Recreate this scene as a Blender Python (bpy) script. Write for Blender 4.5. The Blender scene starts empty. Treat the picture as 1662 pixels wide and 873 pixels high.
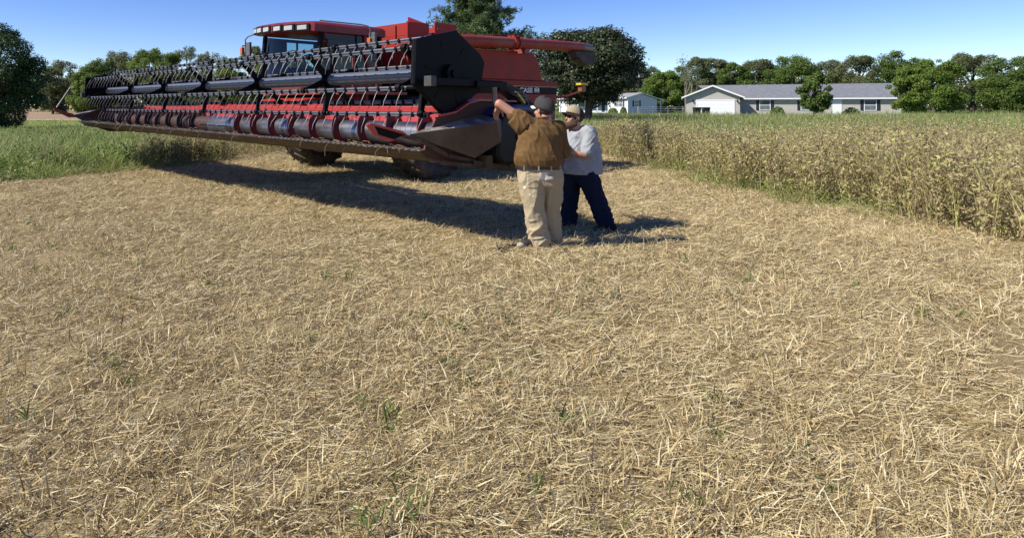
import bpy, bmesh, math, random
import numpy as np
from mathutils import Vector, Matrix, noise as mnoise
R = math.radians
C = bpy.context.scene.collection
random.seed(7)

# ------------------------------------------------------------------ camera, light
F, CX, CY, HC = 1050.0, 600.0, 172.0, 1.73
FRW, FRH = 1662.0, 873.0
cam = bpy.data.cameras.new('camera'); camo = bpy.data.objects.new('camera', cam); C.objects.link(camo)
camo.location = (0, 0, HC); camo.rotation_euler = (R(90), 0, 0)
cam.sensor_fit = 'HORIZONTAL'; cam.sensor_width = 36.0; cam.lens = 36.0 * F / FRW
cam.shift_x = (FRW / 2 - CX) / FRW
cam.shift_y = -(FRH / 2 - CY) / FRW
cam.clip_start = 0.1; cam.clip_end = 5000
bpy.context.scene.camera = camo

SUN_EL, SUN_DIR = 43.0, (-0.976, -0.215)          # direction towards the sun (ground plane)
world = bpy.data.worlds.new('World'); bpy.context.scene.world = world; world.use_nodes = True
wn = world.node_tree.nodes; wl = world.node_tree.links
bg = wn['Background']; sky = wn.new('ShaderNodeTexSky'); sky.sky_type = 'NISHITA'; sky.sun_disc = False
sky.sun_elevation = R(SUN_EL); sky.sun_rotation = math.atan2(SUN_DIR[0], SUN_DIR[1])
sky.air_density = 0.8; sky.dust_density = 0.0; sky.ozone_density = 3.0; sky.altitude = 100
hs = wn.new('ShaderNodeHueSaturation'); hs.inputs['Saturation'].default_value = 1.25; hs.inputs['Hue'].default_value = 0.521
wl.new(sky.outputs[0], hs.inputs['Color']); wl.new(hs.outputs[0], bg.inputs[0]); bg.inputs[1].default_value = 0.108
sl = bpy.data.lights.new('sun', 'SUN'); so = bpy.data.objects.new('sun', sl); C.objects.link(so)
sl.energy = 5.0; sl.angle = R(0.5); sl.color = (1.0, 0.94, 0.835)
ce = math.cos(R(SUN_EL)); sdir = Vector((SUN_DIR[0] * ce, SUN_DIR[1] * ce, math.sin(R(SUN_EL))))
so.rotation_euler = (-sdir).to_track_quat('-Z', 'Y').to_euler(); so.location = (-20, -5, 30)
vs = bpy.context.scene.view_settings
vs.view_transform = 'Standard'; vs.look = 'None'; vs.gamma = 1.0; vs.exposure = 0.58
try: vs.use_curve_mapping = False
except Exception: pass

def at(px, py, Z):
    return Vector(((px - CX) / F * Z, Z, HC + (CY - py) / F * Z))

# ------------------------------------------------------------------ noise helpers
def _hash(ix, iy, seed):
    n = (ix.astype(np.int64) * 374761393 + iy.astype(np.int64) * 668265263 + seed * 974711) & 0x7fffffff
    n = ((n ^ (n >> 13)) * 1274126177) & 0x7fffffff
    return ((n ^ (n >> 16)) & 0xffff) / 65535.0
def vnoise(x, y, seed=0):
    ix = np.floor(x); iy = np.floor(y); fx = x - ix; fy = y - iy
    fx = fx * fx * (3 - 2 * fx); fy = fy * fy * (3 - 2 * fy)
    a = _hash(ix, iy, seed); b = _hash(ix + 1, iy, seed); c = _hash(ix, iy + 1, seed); d_ = _hash(ix + 1, iy + 1, seed)
    return (a * (1 - fx) + b * fx) * (1 - fy) + (c * (1 - fx) + d_ * fx) * fy
def fbm(x, y, seed=0, o=3):
    s = 0; am = 0.5
    for k in range(o):
        s = s + am * vnoise(x * 2 ** k, y * 2 ** k, seed + k); am *= 0.5
    return s / (1 - 0.5 ** o)
def ground_h(x, y):
    x = np.asarray(x, float); y = np.asarray(y, float)
    r = np.hypot(x, y); fade = np.clip((45 - r) / 15, 0, 1)
    return fade * ((fbm(x * 0.55, y * 0.55, 3) - 0.5) * 0.10 + (fbm(x * 2.6, y * 2.6, 9, 2) - 0.5) * 0.07)

# ------------------------------------------------------------------ materials
def newmat(name):
    m = bpy.data.materials.new(name); m.use_nodes = True
    nt = m.node_tree; b = nt.nodes['Principled BSDF']
    return m, nt, b
def lin(c): return (c[0], c[1], c[2], 1.0)
def mat(name, col, rough=0.6, metal=0.0, col2=None, scale=6.0, amt=0.6, bump=0.0, bscale=40.0, coat=0.0, spec=0.5, lo=0.4, hi=0.65, stretch=None):
    """base colour broken up by a patchy second colour (dirt, wear) with a fine bump"""
    m, nt, b = newmat(name); N = nt.nodes; L = nt.links
    b.inputs['Roughness'].default_value = rough; b.inputs['Metallic'].default_value = metal
    b.inputs['Specular IOR Level'].default_value = spec
    if coat: b.inputs['Coat Weight'].default_value = coat; b.inputs['Coat Roughness'].default_value = 0.15
    tc = N.new('ShaderNodeTexCoord'); src = tc.outputs['Object']
    if stretch:
        mp = N.new('ShaderNodeMapping'); mp.inputs['Scale'].default_value = stretch; L.new(src, mp.inputs[0]); src = mp.outputs[0]
    nz = N.new('ShaderNodeTexNoise'); nz.inputs['Scale'].default_value = scale; nz.inputs['Detail'].default_value = 6; nz.inputs['Roughness'].default_value = 0.65
    L.new(src, nz.inputs['Vector'])
    rp = N.new('ShaderNodeMapRange'); rp.inputs['From Min'].default_value = lo; rp.inputs['From Max'].default_value = hi; rp.inputs['To Max'].default_value = amt
    L.new(nz.outputs[0], rp.inputs[0])
    mx = N.new('ShaderNodeMix'); mx.data_type = 'RGBA'
    c2 = col2 if col2 else tuple(v * 0.7 for v in col)
    mx.inputs[6].default_value = lin(col); mx.inputs[7].default_value = lin(c2)
    L.new(rp.outputs[0], mx.inputs[0]); L.new(mx.outputs[2], b.inputs['Base Color'])
    if bump:
        n2 = N.new('ShaderNodeTexNoise'); n2.inputs['Scale'].default_value = bscale; n2.inputs['Detail'].default_value = 4
        L.new(src, n2.inputs['Vector'])
        bp = N.new('ShaderNodeBump'); bp.inputs['Strength'].default_value = bump; bp.inputs['Distance'].default_value = 0.02
        L.new(n2.outputs[0], bp.inputs['Height']); L.new(bp.outputs[0], b.inputs['Normal'])
    return m
def leafmat(name, cols, rough=0.55, trans=0.5, spec=0.25):
    """each leaf or blade takes its own colour of a small palette"""
    m, nt, b = newmat(name); N = nt.nodes; L = nt.links
    g = N.new('ShaderNodeNewGeometry'); cr = N.new('ShaderNodeValToRGB')
    while len(cr.color_ramp.elements) < len(cols): cr.color_ramp.elements.new(0.5)
    for i, c in enumerate(cols):
        e = cr.color_ramp.elements[i]; e.position = i / max(1, len(cols) - 1); e.color = lin(c)
    L.new(g.outputs['Random Per Island'], cr.inputs[0]); L.new(cr.outputs[0], b.inputs['Base Color'])
    b.inputs['Roughness'].default_value = rough; b.inputs['Specular IOR Level'].default_value = spec
    if trans:
        t = N.new('ShaderNodeBsdfTranslucent'); L.new(cr.outputs[0], t.inputs[0])
        ms = N.new('ShaderNodeMixShader'); ms.inputs[0].default_value = trans
        L.new(b.outputs[0], ms.inputs[1]); L.new(t.outputs[0], ms.inputs[2]); L.new(ms.outputs[0], N['Material Output'].inputs[0])
    return m

M = {}
M['red'] = mat('faded_red_paint', (0.30, 0.020, 0.013), 0.5, 0, (0.24, 0.035, 0.022), 2.5, 0.7, 0.03, 60, spec=0.22)
M['redbright'] = mat('sunbleached_red_paint', (0.40, 0.026, 0.026), 0.42, 0, (0.30, 0.05, 0.04), 3, 0.7, 0.03, 50, coat=0.15)
M['augerred'] = mat('dusty_auger_red', (0.25, 0.030, 0.022), 0.55, 0, (0.23, 0.085, 0.06), 1.6, 0.8, 0.03, 50, spec=0.3)
M['roofred'] = mat('maroon_roof', (0.15, 0.012, 0.012), 0.4, 0, (0.20, 0.03, 0.025), 2.5, 0.6, 0.02, 50, spec=0.4)
M['reddark'] = mat('dusty_red_paint', (0.22, 0.02, 0.018), 0.55, 0, (0.20, 0.10, 0.06), 4, 0.5, 0.05, 50)
M['black'] = mat('black_paint', (0.0035, 0.0038, 0.005), 0.5, 0, (0.008, 0.0075, 0.007), 3, 0.6, 0.03, 40, spec=0.1)
M['blackgrey'] = mat('scuffed_black', (0.035, 0.035, 0.036), 0.6, 0, (0.06, 0.055, 0.05), 12, 0.6)
M['blackmatte'] = mat('black_plastic', (0.004, 0.004, 0.005), 0.6, 0, (0.010, 0.009, 0.008), 5, 0.5, 0.03, 60, spec=0.12)
M['bat'] = mat('grey_bat_tube', (0.12, 0.128, 0.15), 0.42, 0.3, (0.06, 0.06, 0.07), 9, 0.6, 0.03, 60)
M['tube'] = mat('dark_blue_grey_tube', (0.085, 0.098, 0.125), 0.40, 0.15, (0.12, 0.115, 0.105), 1.6, 0.5, 0.02, 30, stretch=(1, 0.4, 1))
M['tine'] = mat('steel_tine', (0.13, 0.13, 0.135), 0.5, 0.25, (0.06, 0.055, 0.05), 20, 0.7)
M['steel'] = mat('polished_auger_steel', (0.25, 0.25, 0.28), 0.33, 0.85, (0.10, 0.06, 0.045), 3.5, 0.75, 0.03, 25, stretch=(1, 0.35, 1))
M['steelbrown'] = mat('dark_brown_steel', (0.055, 0.036, 0.030), 0.5, 0.4, (0.13, 0.035, 0.028), 4, 0.7, 0.05, 40)  # far half of drum and flights, darker and browner than the near half
M['flight'] = mat('worn_red_flight', (0.23, 0.016, 0.014), 0.5, 0, (0.10, 0.03, 0.02), 5, 0.7, 0.05, 40, spec=0.3)
M['steeldirty'] = mat('dull_steel', (0.20, 0.185, 0.17), 0.5, 0.6, (0.13, 0.085, 0.05), 6, 0.8, 0.06, 40)
M['pan'] = mat('dusty_skid_pan', (0.105, 0.070, 0.040), 0.8, 0.1, (0.045, 0.030, 0.018), 3.0, 0.9, 0.25, 18, stretch=(1, 0.5, 1))
M['enddirt'] = mat('grimy_end_sheet', (0.060, 0.034, 0.022), 0.75, 0.1, (0.09, 0.022, 0.014), 4, 0.7, 0.1, 30)
M['chaff'] = mat('dry_chaff', (0.33, 0.25, 0.14), 0.8, 0, (0.20, 0.14, 0.07), 30, 0.8)
M['knife'] = mat('worn_knife_steel', (0.33, 0.29, 0.24), 0.45, 0.7, (0.16, 0.11, 0.07), 12, 0.8)
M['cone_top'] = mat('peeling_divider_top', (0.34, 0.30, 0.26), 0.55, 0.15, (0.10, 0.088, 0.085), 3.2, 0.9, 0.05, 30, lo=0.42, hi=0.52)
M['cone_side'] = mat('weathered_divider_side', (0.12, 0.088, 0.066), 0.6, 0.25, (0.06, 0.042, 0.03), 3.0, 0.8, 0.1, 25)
M['shield'] = mat('dark_grey_plastic_shield', (0.011, 0.012, 0.0135), 0.5, 0, (0.028, 0.026, 0.023), 3, 0.6, 0.02, 30, spec=0.2)
M['blue'] = mat('deep_blue_cover', (0.012, 0.028, 0.12), 0.45, 0, (0.02, 0.03, 0.08), 5, 0.6)
M['yellow'] = mat('yellow_paint', (0.62, 0.43, 0.02), 0.5, 0, (0.4, 0.26, 0.03), 8, 0.5)
M['orange'] = mat('orange_lens', (0.50, 0.12, 0.02), 0.35, 0, (0.36, 0.08, 0.02), 8, 0.5)
M['lampbrown'] = mat('dull_orange_lens', (0.22, 0.065, 0.025), 0.5, 0, (0.3, 0.1, 0.03), 8, 0.5)
M['sidered'] = mat('side_panel_red', (0.27, 0.022, 0.010), 0.5, 0, (0.15, 0.022, 0.015), 2.0, 0.7, 0.03, 60, spec=0.2)
M['lamp'] = mat('lamp_glass', (0.50, 0.49, 0.40), 0.15, 0.1, (0.3, 0.3, 0.25), 30, 0.6, coat=0.5)
M['cream'] = mat('cream_stripe', (0.55, 0.40, 0.22), 0.5)
M['decalwhite'] = mat('white_lettering', (0.72, 0.72, 0.70), 0.5, 0, (0.55, 0.54, 0.5), 12, 0.5)
M['rubber'] = mat('muddy_tyre_rubber', (0.022, 0.020, 0.018), 0.85, 0, (0.11, 0.080, 0.05), 5, 0.8, 0.2, 30)
M['rim'] = mat('dusty_rim', (0.36, 0.30, 0.22), 0.6, 0.2, (0.15, 0.1, 0.06), 5, 0.7)
M['chrome'] = mat('hydraulic_rod', (0.55, 0.55, 0.56), 0.18, 1.0)
M['hose'] = mat('hydraulic_hose', (0.012, 0.012, 0.012), 0.5)
M['interior'] = mat('dark_cab_interior', (0.012, 0.012, 0.011), 0.9, spec=0.05)
M['seat'] = mat('cab_seat_fabric', (0.20, 0.10, 0.06), 0.9)
M['mirrorgrey'] = mat('grey_mirror_shell', (0.075, 0.075, 0.078), 0.5, 0, (0.12, 0.11, 0.10), 8, 0.6)
M['rod'] = mat('pale_fibreglass_rod', (0.62, 0.58, 0.46), 0.5)
M['spout'] = mat('dull_rubber_spout', (0.025, 0.023, 0.02), 0.75, 0, (0.09, 0.08, 0.065), 4, 0.6, 0.1, 20)

def glassmat(name, tint, mixf):
    m, nt, b = newmat(name); N = nt.nodes; L = nt.links
    t = N.new('ShaderNodeBsdfTransparent'); t.inputs[0].default_value = lin(tint)
    gl = N.new('ShaderNodeBsdfGlossy'); gl.inputs['Roughness'].default_value = 0.03
    lw = N.new('ShaderNodeLayerWeight'); lw.inputs[0].default_value = 0.5
    pw = N.new('ShaderNodeMath'); pw.operation = 'POWER'; pw.inputs[1].default_value = 5.0; L.new(lw.outputs['Facing'], pw.inputs[0])
    mth = N.new('ShaderNodeMath'); mth.operation = 'MULTIPLY_ADD'; mth.inputs[1].default_value = 0.45; mth.inputs[2].default_value = 0.035 + mixf
    L.new(pw.outputs[0], mth.inputs[0])
    ms = N.new('ShaderNodeMixShader'); L.new(mth.outputs[0], ms.inputs[0]); L.new(t.outputs[0], ms.inputs[1]); L.new(gl.outputs[0], ms.inputs[2])
    L.new(ms.outputs[0], N['Material Output'].inputs[0])
    return m
M['glass'] = glassmat('tinted_cab_glass', (0.58, 0.74, 0.76), 0.0)

# ------------------------------------------------------------------ mesh helpers
class MB:
    """collects simple solids and links them as ONE mesh object"""
    def __init__(self): self.v = []; self.f = []; self.mi = []
    def add(self, vs_, fs, mi=0):
        o = len(self.v); self.v += [tuple(p) for p in vs_]
        self.f += [tuple(i + o for i in q) for q in fs]; self.mi += [mi] * len(fs)
    def box(self, p0, p1, mi=0):
        (x0, y0, z0), (x1, y1, z1) = [tuple(min(a, b) for a, b in zip(p0, p1)), tuple(max(a, b) for a, b in zip(p0, p1))]
        v = [(x0, y0, z0), (x1, y0, z0), (x1, y1, z0), (x0, y1, z0), (x0, y0, z1), (x1, y0, z1), (x1, y1, z1), (x0, y1, z1)]
        self.add(v, [(3, 2, 1, 0), (4, 5, 6, 7), (0, 1, 5, 4), (1, 2, 6, 5), (2, 3, 7, 6), (3, 0, 4, 7)], mi)
    def hull8(self, a4, b4, mi=0):
        self.add(list(a4) + list(b4), [(3, 2, 1, 0), (4, 5, 6, 7), (0, 1, 5, 4), (1, 2, 6, 5), (2, 3, 7, 6), (3, 0, 4, 7)], mi)
    def prism(self, poly, off, mi=0):
        n = len(poly); off = Vector(off)
        v = [Vector(p) for p in poly] + [Vector(p) + off for p in poly]
        self.add(v, [tuple(range(n))[::-1], tuple(range(n, 2 * n))] + [(i, (i + 1) % n, n + (i + 1) % n, n + i) for i in range(n)], mi)
    def tube(self, pts, r, n=10, mi=0, cap=True, flat=None):
        pts = [Vector(p) for p in pts]; rs = r if isinstance(r, (list, tuple)) else [r] * len(pts)
        rings = []; up = None
        for i, p in enumerate(pts):
            t = (pts[min(i + 1, len(pts) - 1)] - pts[max(i - 1, 0)]).normalized()
            if up is None: up = Vector((0, 0, 1)) if abs(t.z) < 0.9 else Vector((1, 0, 0))
            sx = t.cross(up).normalized(); up = sx.cross(t).normalized()
            fl = flat if flat else 1.0
            rings.append([p + (sx * math.cos(2 * math.pi * k / n) + up * math.sin(2 * math.pi * k / n) * fl) * rs[i] for k in range(n)])
        v = [q for rg in rings for q in rg]; fs = []
        for i in range(len(pts) - 1):
            for k in range(n):
                fs.append((i * n + k, i * n + (k + 1) % n, (i + 1) * n + (k + 1) % n, (i + 1) * n + k))
        if cap: fs.append(tuple(range(n))[::-1]); fs.append(tuple(range((len(pts) - 1) * n, len(pts) * n)))
        self.add(v, fs, mi)
    def bar(self, p0, p1, w, t, upv=(0, 0, 1), mi=0, w1=None):
        p0 = Vector(p0); p1 = Vector(p1); d_ = (p1 - p0).normalized(); u = Vector(upv)
        sx = d_.cross(u).normalized(); u = sx.cross(d_).normalized(); w1 = w if w1 is None else w1
        q = lambda p, ww: [p - sx * ww / 2 - u * t / 2, p + sx * ww / 2 - u * t / 2, p + sx * ww / 2 + u * t / 2, p - sx * ww / 2 + u * t / 2]
        self.hull8(q(p0, w), q(p1, w1), mi)
    def ball(self, c, r, n=8, m=6, mi=0, sc=(1, 1, 1)):
        c = Vector(c); v = [c + Vector((0, 0, -r * sc[2]))]
        for j in range(1, m):
            ph = -math.pi / 2 + math.pi * j / m
            for k in range(n):
                a = 2 * math.pi * k / n
                v.append(c + Vector((r * math.cos(ph) * math.cos(a) * sc[0], r * math.cos(ph) * math.sin(a) * sc[1], r * math.sin(ph) * sc[2])))
        v.append(c + Vector((0, 0, r * sc[2]))); fs = []
        for k in range(n): fs.append((0, 1 + (k + 1) % n, 1 + k))
        for j in range(m - 2):
            for k in range(n):
                fs.append((1 + j * n + k, 1 + j * n + (k + 1) % n, 1 + (j + 1) * n + (k + 1) % n, 1 + (j + 1) * n + k))
        e = len(v) - 1
        for k in range(n): fs.append((1 + (m - 2) * n + k, 1 + (m - 2) * n + (k + 1) % n, e))
        self.add(v, fs, mi)
    def build(self, name, mats, parent=None, smooth=False, bevel=0.0):
        me = bpy.data.meshes.new(name); me.from_pydata([tuple(p) for p in self.v], [], self.f)
        for m in (mats if isinstance(mats, (list, tuple)) else [mats]): me.materials.append(m)
        me.polygons.foreach_set('material_index', self.mi)
        bm = bmesh.new(); bm.from_mesh(me); bmesh.ops.recalc_face_normals(bm, faces=bm.faces); bm.to_mesh(me); bm.free()
        if smooth:
            me.polygons.foreach_set('use_smooth', [True] * len(me.polygons))
            try: me.set_sharp_from_angle(angle=R(40))
            except Exception: pass
        o = bpy.data.objects.new(name, me); C.objects.link(o)
        if parent: o.parent = parent
        if bevel:
            b = o.modifiers.new('bevel', 'BEVEL'); b.width = bevel; b.segments = 2; b.limit_method = 'ANGLE'; b.angle_limit = R(40)
        return o
def tag(o, label=None, cat=None, group=None, kind=None):
    if label: o['label'] = label
    if cat: o['category'] = cat
    if group: o['group'] = group
    if kind: o['kind'] = kind
    return o
def empty(name, loc, label, cat, rz=0, group=None):
    o = bpy.data.objects.new(name, None); C.objects.link(o); o.location = loc; o.rotation_euler = (0, 0, rz)
    o.empty_display_size = 0.2
    return tag(o, label, cat, group)
def soup(name, verts, nper, mats, parent=None, smooth=False):
    """many separate quads (nper=4) or 2-quad ribbons (nper=6) from a numpy array (n, nper, 3) as one mesh"""
    n = verts.shape[0]; me = bpy.data.meshes.new(name)
    me.vertices.add(n * nper); me.vertices.foreach_set('co', verts.reshape(-1).astype(np.float32))
    base = (np.arange(n) * nper)[:, None]
    if nper == 4: idx = base + np.array([[0, 1, 2, 3]]); nf = n
    elif nper == 3: idx = base + np.array([[0, 1, 2]]); nf = n
    else: idx = np.concatenate([base + np.array([[0, 1, 2, 3]]), base + np.array([[3, 2, 4, 5]])], axis=1); nf = n * 2
    k = 3 if nper == 3 else 4
    me.loops.add(nf * k); me.loops.foreach_set('vertex_index', idx.reshape(-1).astype(np.int32))
    me.polygons.add(nf); me.polygons.foreach_set('loop_start', (np.arange(nf) * k).astype(np.int32))
    try: me.polygons.foreach_set('loop_total', np.full(nf, k, np.int32))
    except Exception: pass
    me.update(calc_edges=True)
    for m in (mats if isinstance(mats, (list, tuple)) else [mats]): me.materials.append(m)
    o = bpy.data.objects.new(name, me); C.objects.link(o)
    if parent: o.parent = parent
    return o
def unit(v): return v / (np.linalg.norm(v, axis=-1, keepdims=True) + 1e-9)
def leafquads(c, nrm, size, rng, aspect=1.6):
    """quads centred at c, facing roughly nrm"""
    n = len(c); t = unit(rng.normal(size=(n, 3))); nrm = unit(nrm)
    u = unit(np.cross(nrm, t)); v = np.cross(nrm, u)
    su = (size * 0.5)[:, None]; sv = su / aspect
    return np.stack([c - u * su, c - v * sv + u * su * 0.1, c + u * su, c + v * sv - u * su * 0.1], axis=1)

# ------------------------------------------------------------------ ground and fields
def sheet(name, poly, z, m, kind='structure'):
    me = bpy.data.meshes.new(name); me.from_pydata([(x, y, z) for x, y in poly], [], [tuple(range(len(poly)))])
    me.materials.append(m); o = bpy.data.objects.new(name, me); C.objects.link(o); o['kind'] = kind
    return o
def groundmat(name, cols, scales=(0.4, 9.0, 60.0), bump=0.5):
    m, nt, b = newmat(name); N = nt.nodes; L = nt.links
    tc = N.new('ShaderNodeTexCoord'); b.inputs['Roughness'].default_value = 0.95; b.inputs['Specular IOR Level'].default_value = 0.1
    ns = []
    for s in scales:
        n = N.new('ShaderNodeTexNoise'); n.inputs['Scale'].default_value = s; n.inputs['Detail'].default_value = 5; n.inputs['Roughness'].default_value = 0.7
        L.new(tc.outputs['Object'], n.inputs['Vector']); ns.append(n)
    ad = N.new('ShaderNodeMix'); ad.data_type = 'FLOAT'; ad.inputs[0].default_value = 0.45
    L.new(ns[0].outputs[0], ad.inputs[2]); L.new(ns[1].outputs[0], ad.inputs[3])
    ad2 = N.new('ShaderNodeMix'); ad2.data_type = 'FLOAT'; ad2.inputs[0].default_value = 0.45
    L.new(ad.outputs[0], ad2.inputs[2]); L.new(ns[2].outputs[0], ad2.inputs[3])
    cr = N.new('ShaderNodeValToRGB')
    while len(cr.color_ramp.elements) < len(cols): cr.color_ramp.elements.new(0.5)
    for i, c in enumerate(cols):
        e = cr.color_ramp.elements[i]; e.position = 0.33 + 0.34 * i / (len(cols) - 1); e.color = lin(c)
    L.new(ad2.outputs[0], cr.inputs[0]); L.new(cr.outputs[0], b.inputs['Base Color'])
    bp = N.new('ShaderNodeBump'); bp.inputs['Strength'].default_value = bump; bp.inputs['Distance'].default_value = 0.03
    L.new(ns[2].outputs[0], bp.inputs['Height']); L.new(bp.outputs[0], b.inputs['Normal'])
    return m
G_stub = groundmat('chopped_straw_ground', [(0.12, 0.085, 0.043), (0.28, 0.21, 0.105), (0.40, 0.315, 0.165), (0.49, 0.40, 0.225)], (0.5, 8.0, 55.0), 0.9)
G_brown = groundmat('bare_brown_field', [(0.20, 0.135, 0.085), (0.28, 0.20, 0.13), (0.33, 0.25, 0.17)], (0.08, 1.2, 8.0), 0.4)
G_lawn = groundmat('mown_lawn', [(0.05, 0.09, 0.02), (0.085, 0.13, 0.03), (0.14, 0.15, 0.05)], (0.15, 2.0, 14.0), 0.4)
G_road = groundmat('pale_gravel', [(0.38, 0.35, 0.30), (0.48, 0.45, 0.39), (0.55, 0.52, 0.46)], (0.4, 5.0, 30.0), 0.3)

def make_ground():
    # one sheet to the horizon: fine grid close to the camera, coarse far away
    xs = np.concatenate([[-2500, -800, -300, -120, -60], np.arange(-34, 34.01, 0.14), [60, 120, 300, 800, 2500]])
    ys = np.concatenate([[-400, -40, -8], np.arange(0, 34.01, 0.14), [60, 120, 300, 800, 3000]])
    X, Y = np.meshgrid(xs, ys); Z = ground_h(X, Y)
    v = np.stack([X, Y, Z], -1).reshape(-1, 3); nx, ny = len(xs), len(ys)
    i = np.arange(nx - 1)[None, :] + np.arange(ny - 1)[:, None] * nx
    q = np.stack([i, i + 1, i + nx + 1, i + nx], -1).reshape(-1, 4)
    me = bpy.data.meshes.new('ground'); me.vertices.add(len(v)); me.vertices.foreach_set('co', v.reshape(-1).astype(np.float32))
    me.loops.add(q.size); me.loops.foreach_set('vertex_index', q.reshape(-1).astype(np.int32))
    me.polygons.add(len(q)); me.polygons.foreach_set('loop_start', (np.arange(len(q)) * 4).astype(np.int32))
    me.polygons.foreach_set('use_smooth', [True] * len(q)); me.update(calc_edges=True)
    me.materials.append(G_stub); o = bpy.data.objects.new('ground', me); C.objects.link(o); o['kind'] = 'structure'
make_ground()
sheet('lawn', [(8, 66), (400, 66), (400, 260), (8, 260)], 0.03, G_lawn)
sheet('brown_field', [(-260, 80), (7.5, 80), (7.5, 150), (-260, 170)], 0.05, G_brown)
sheet('gravel_road', [(-120, 74), (2, 74), (2, 78.5), (-120, 78.5)], 0.09, G_road)

# ------------------------------------------------------------------ the combine: local frame  V(s, a, h)
#   s = metres along the header from its near end, a = metres ahead of the reel axis, h = height
TH = math.atan(890.0 / F); DD = Vector((-math.sin(TH), math.cos(TH))); FF = Vector((-math.cos(TH), -math.sin(TH)))
P0 = Vector((130 / F * 8.3, 8.3)); S0, A0 = 7.3, -4.8
def V(s, a, h): return Vector((a - A0, -(s - S0), h))
base2 = P0 + DD * S0 + FF * A0
combine = empty('combine_harvester', (base2.x, base2.y, 0.0), 'large red combine harvester with wide black reel header raised over cut stubble', 'combine harvester', math.atan2(FF.y, FF.x))
HX, RR, PHI = 2.14, 0.525, R(40.5)
SL = 13.8

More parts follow.
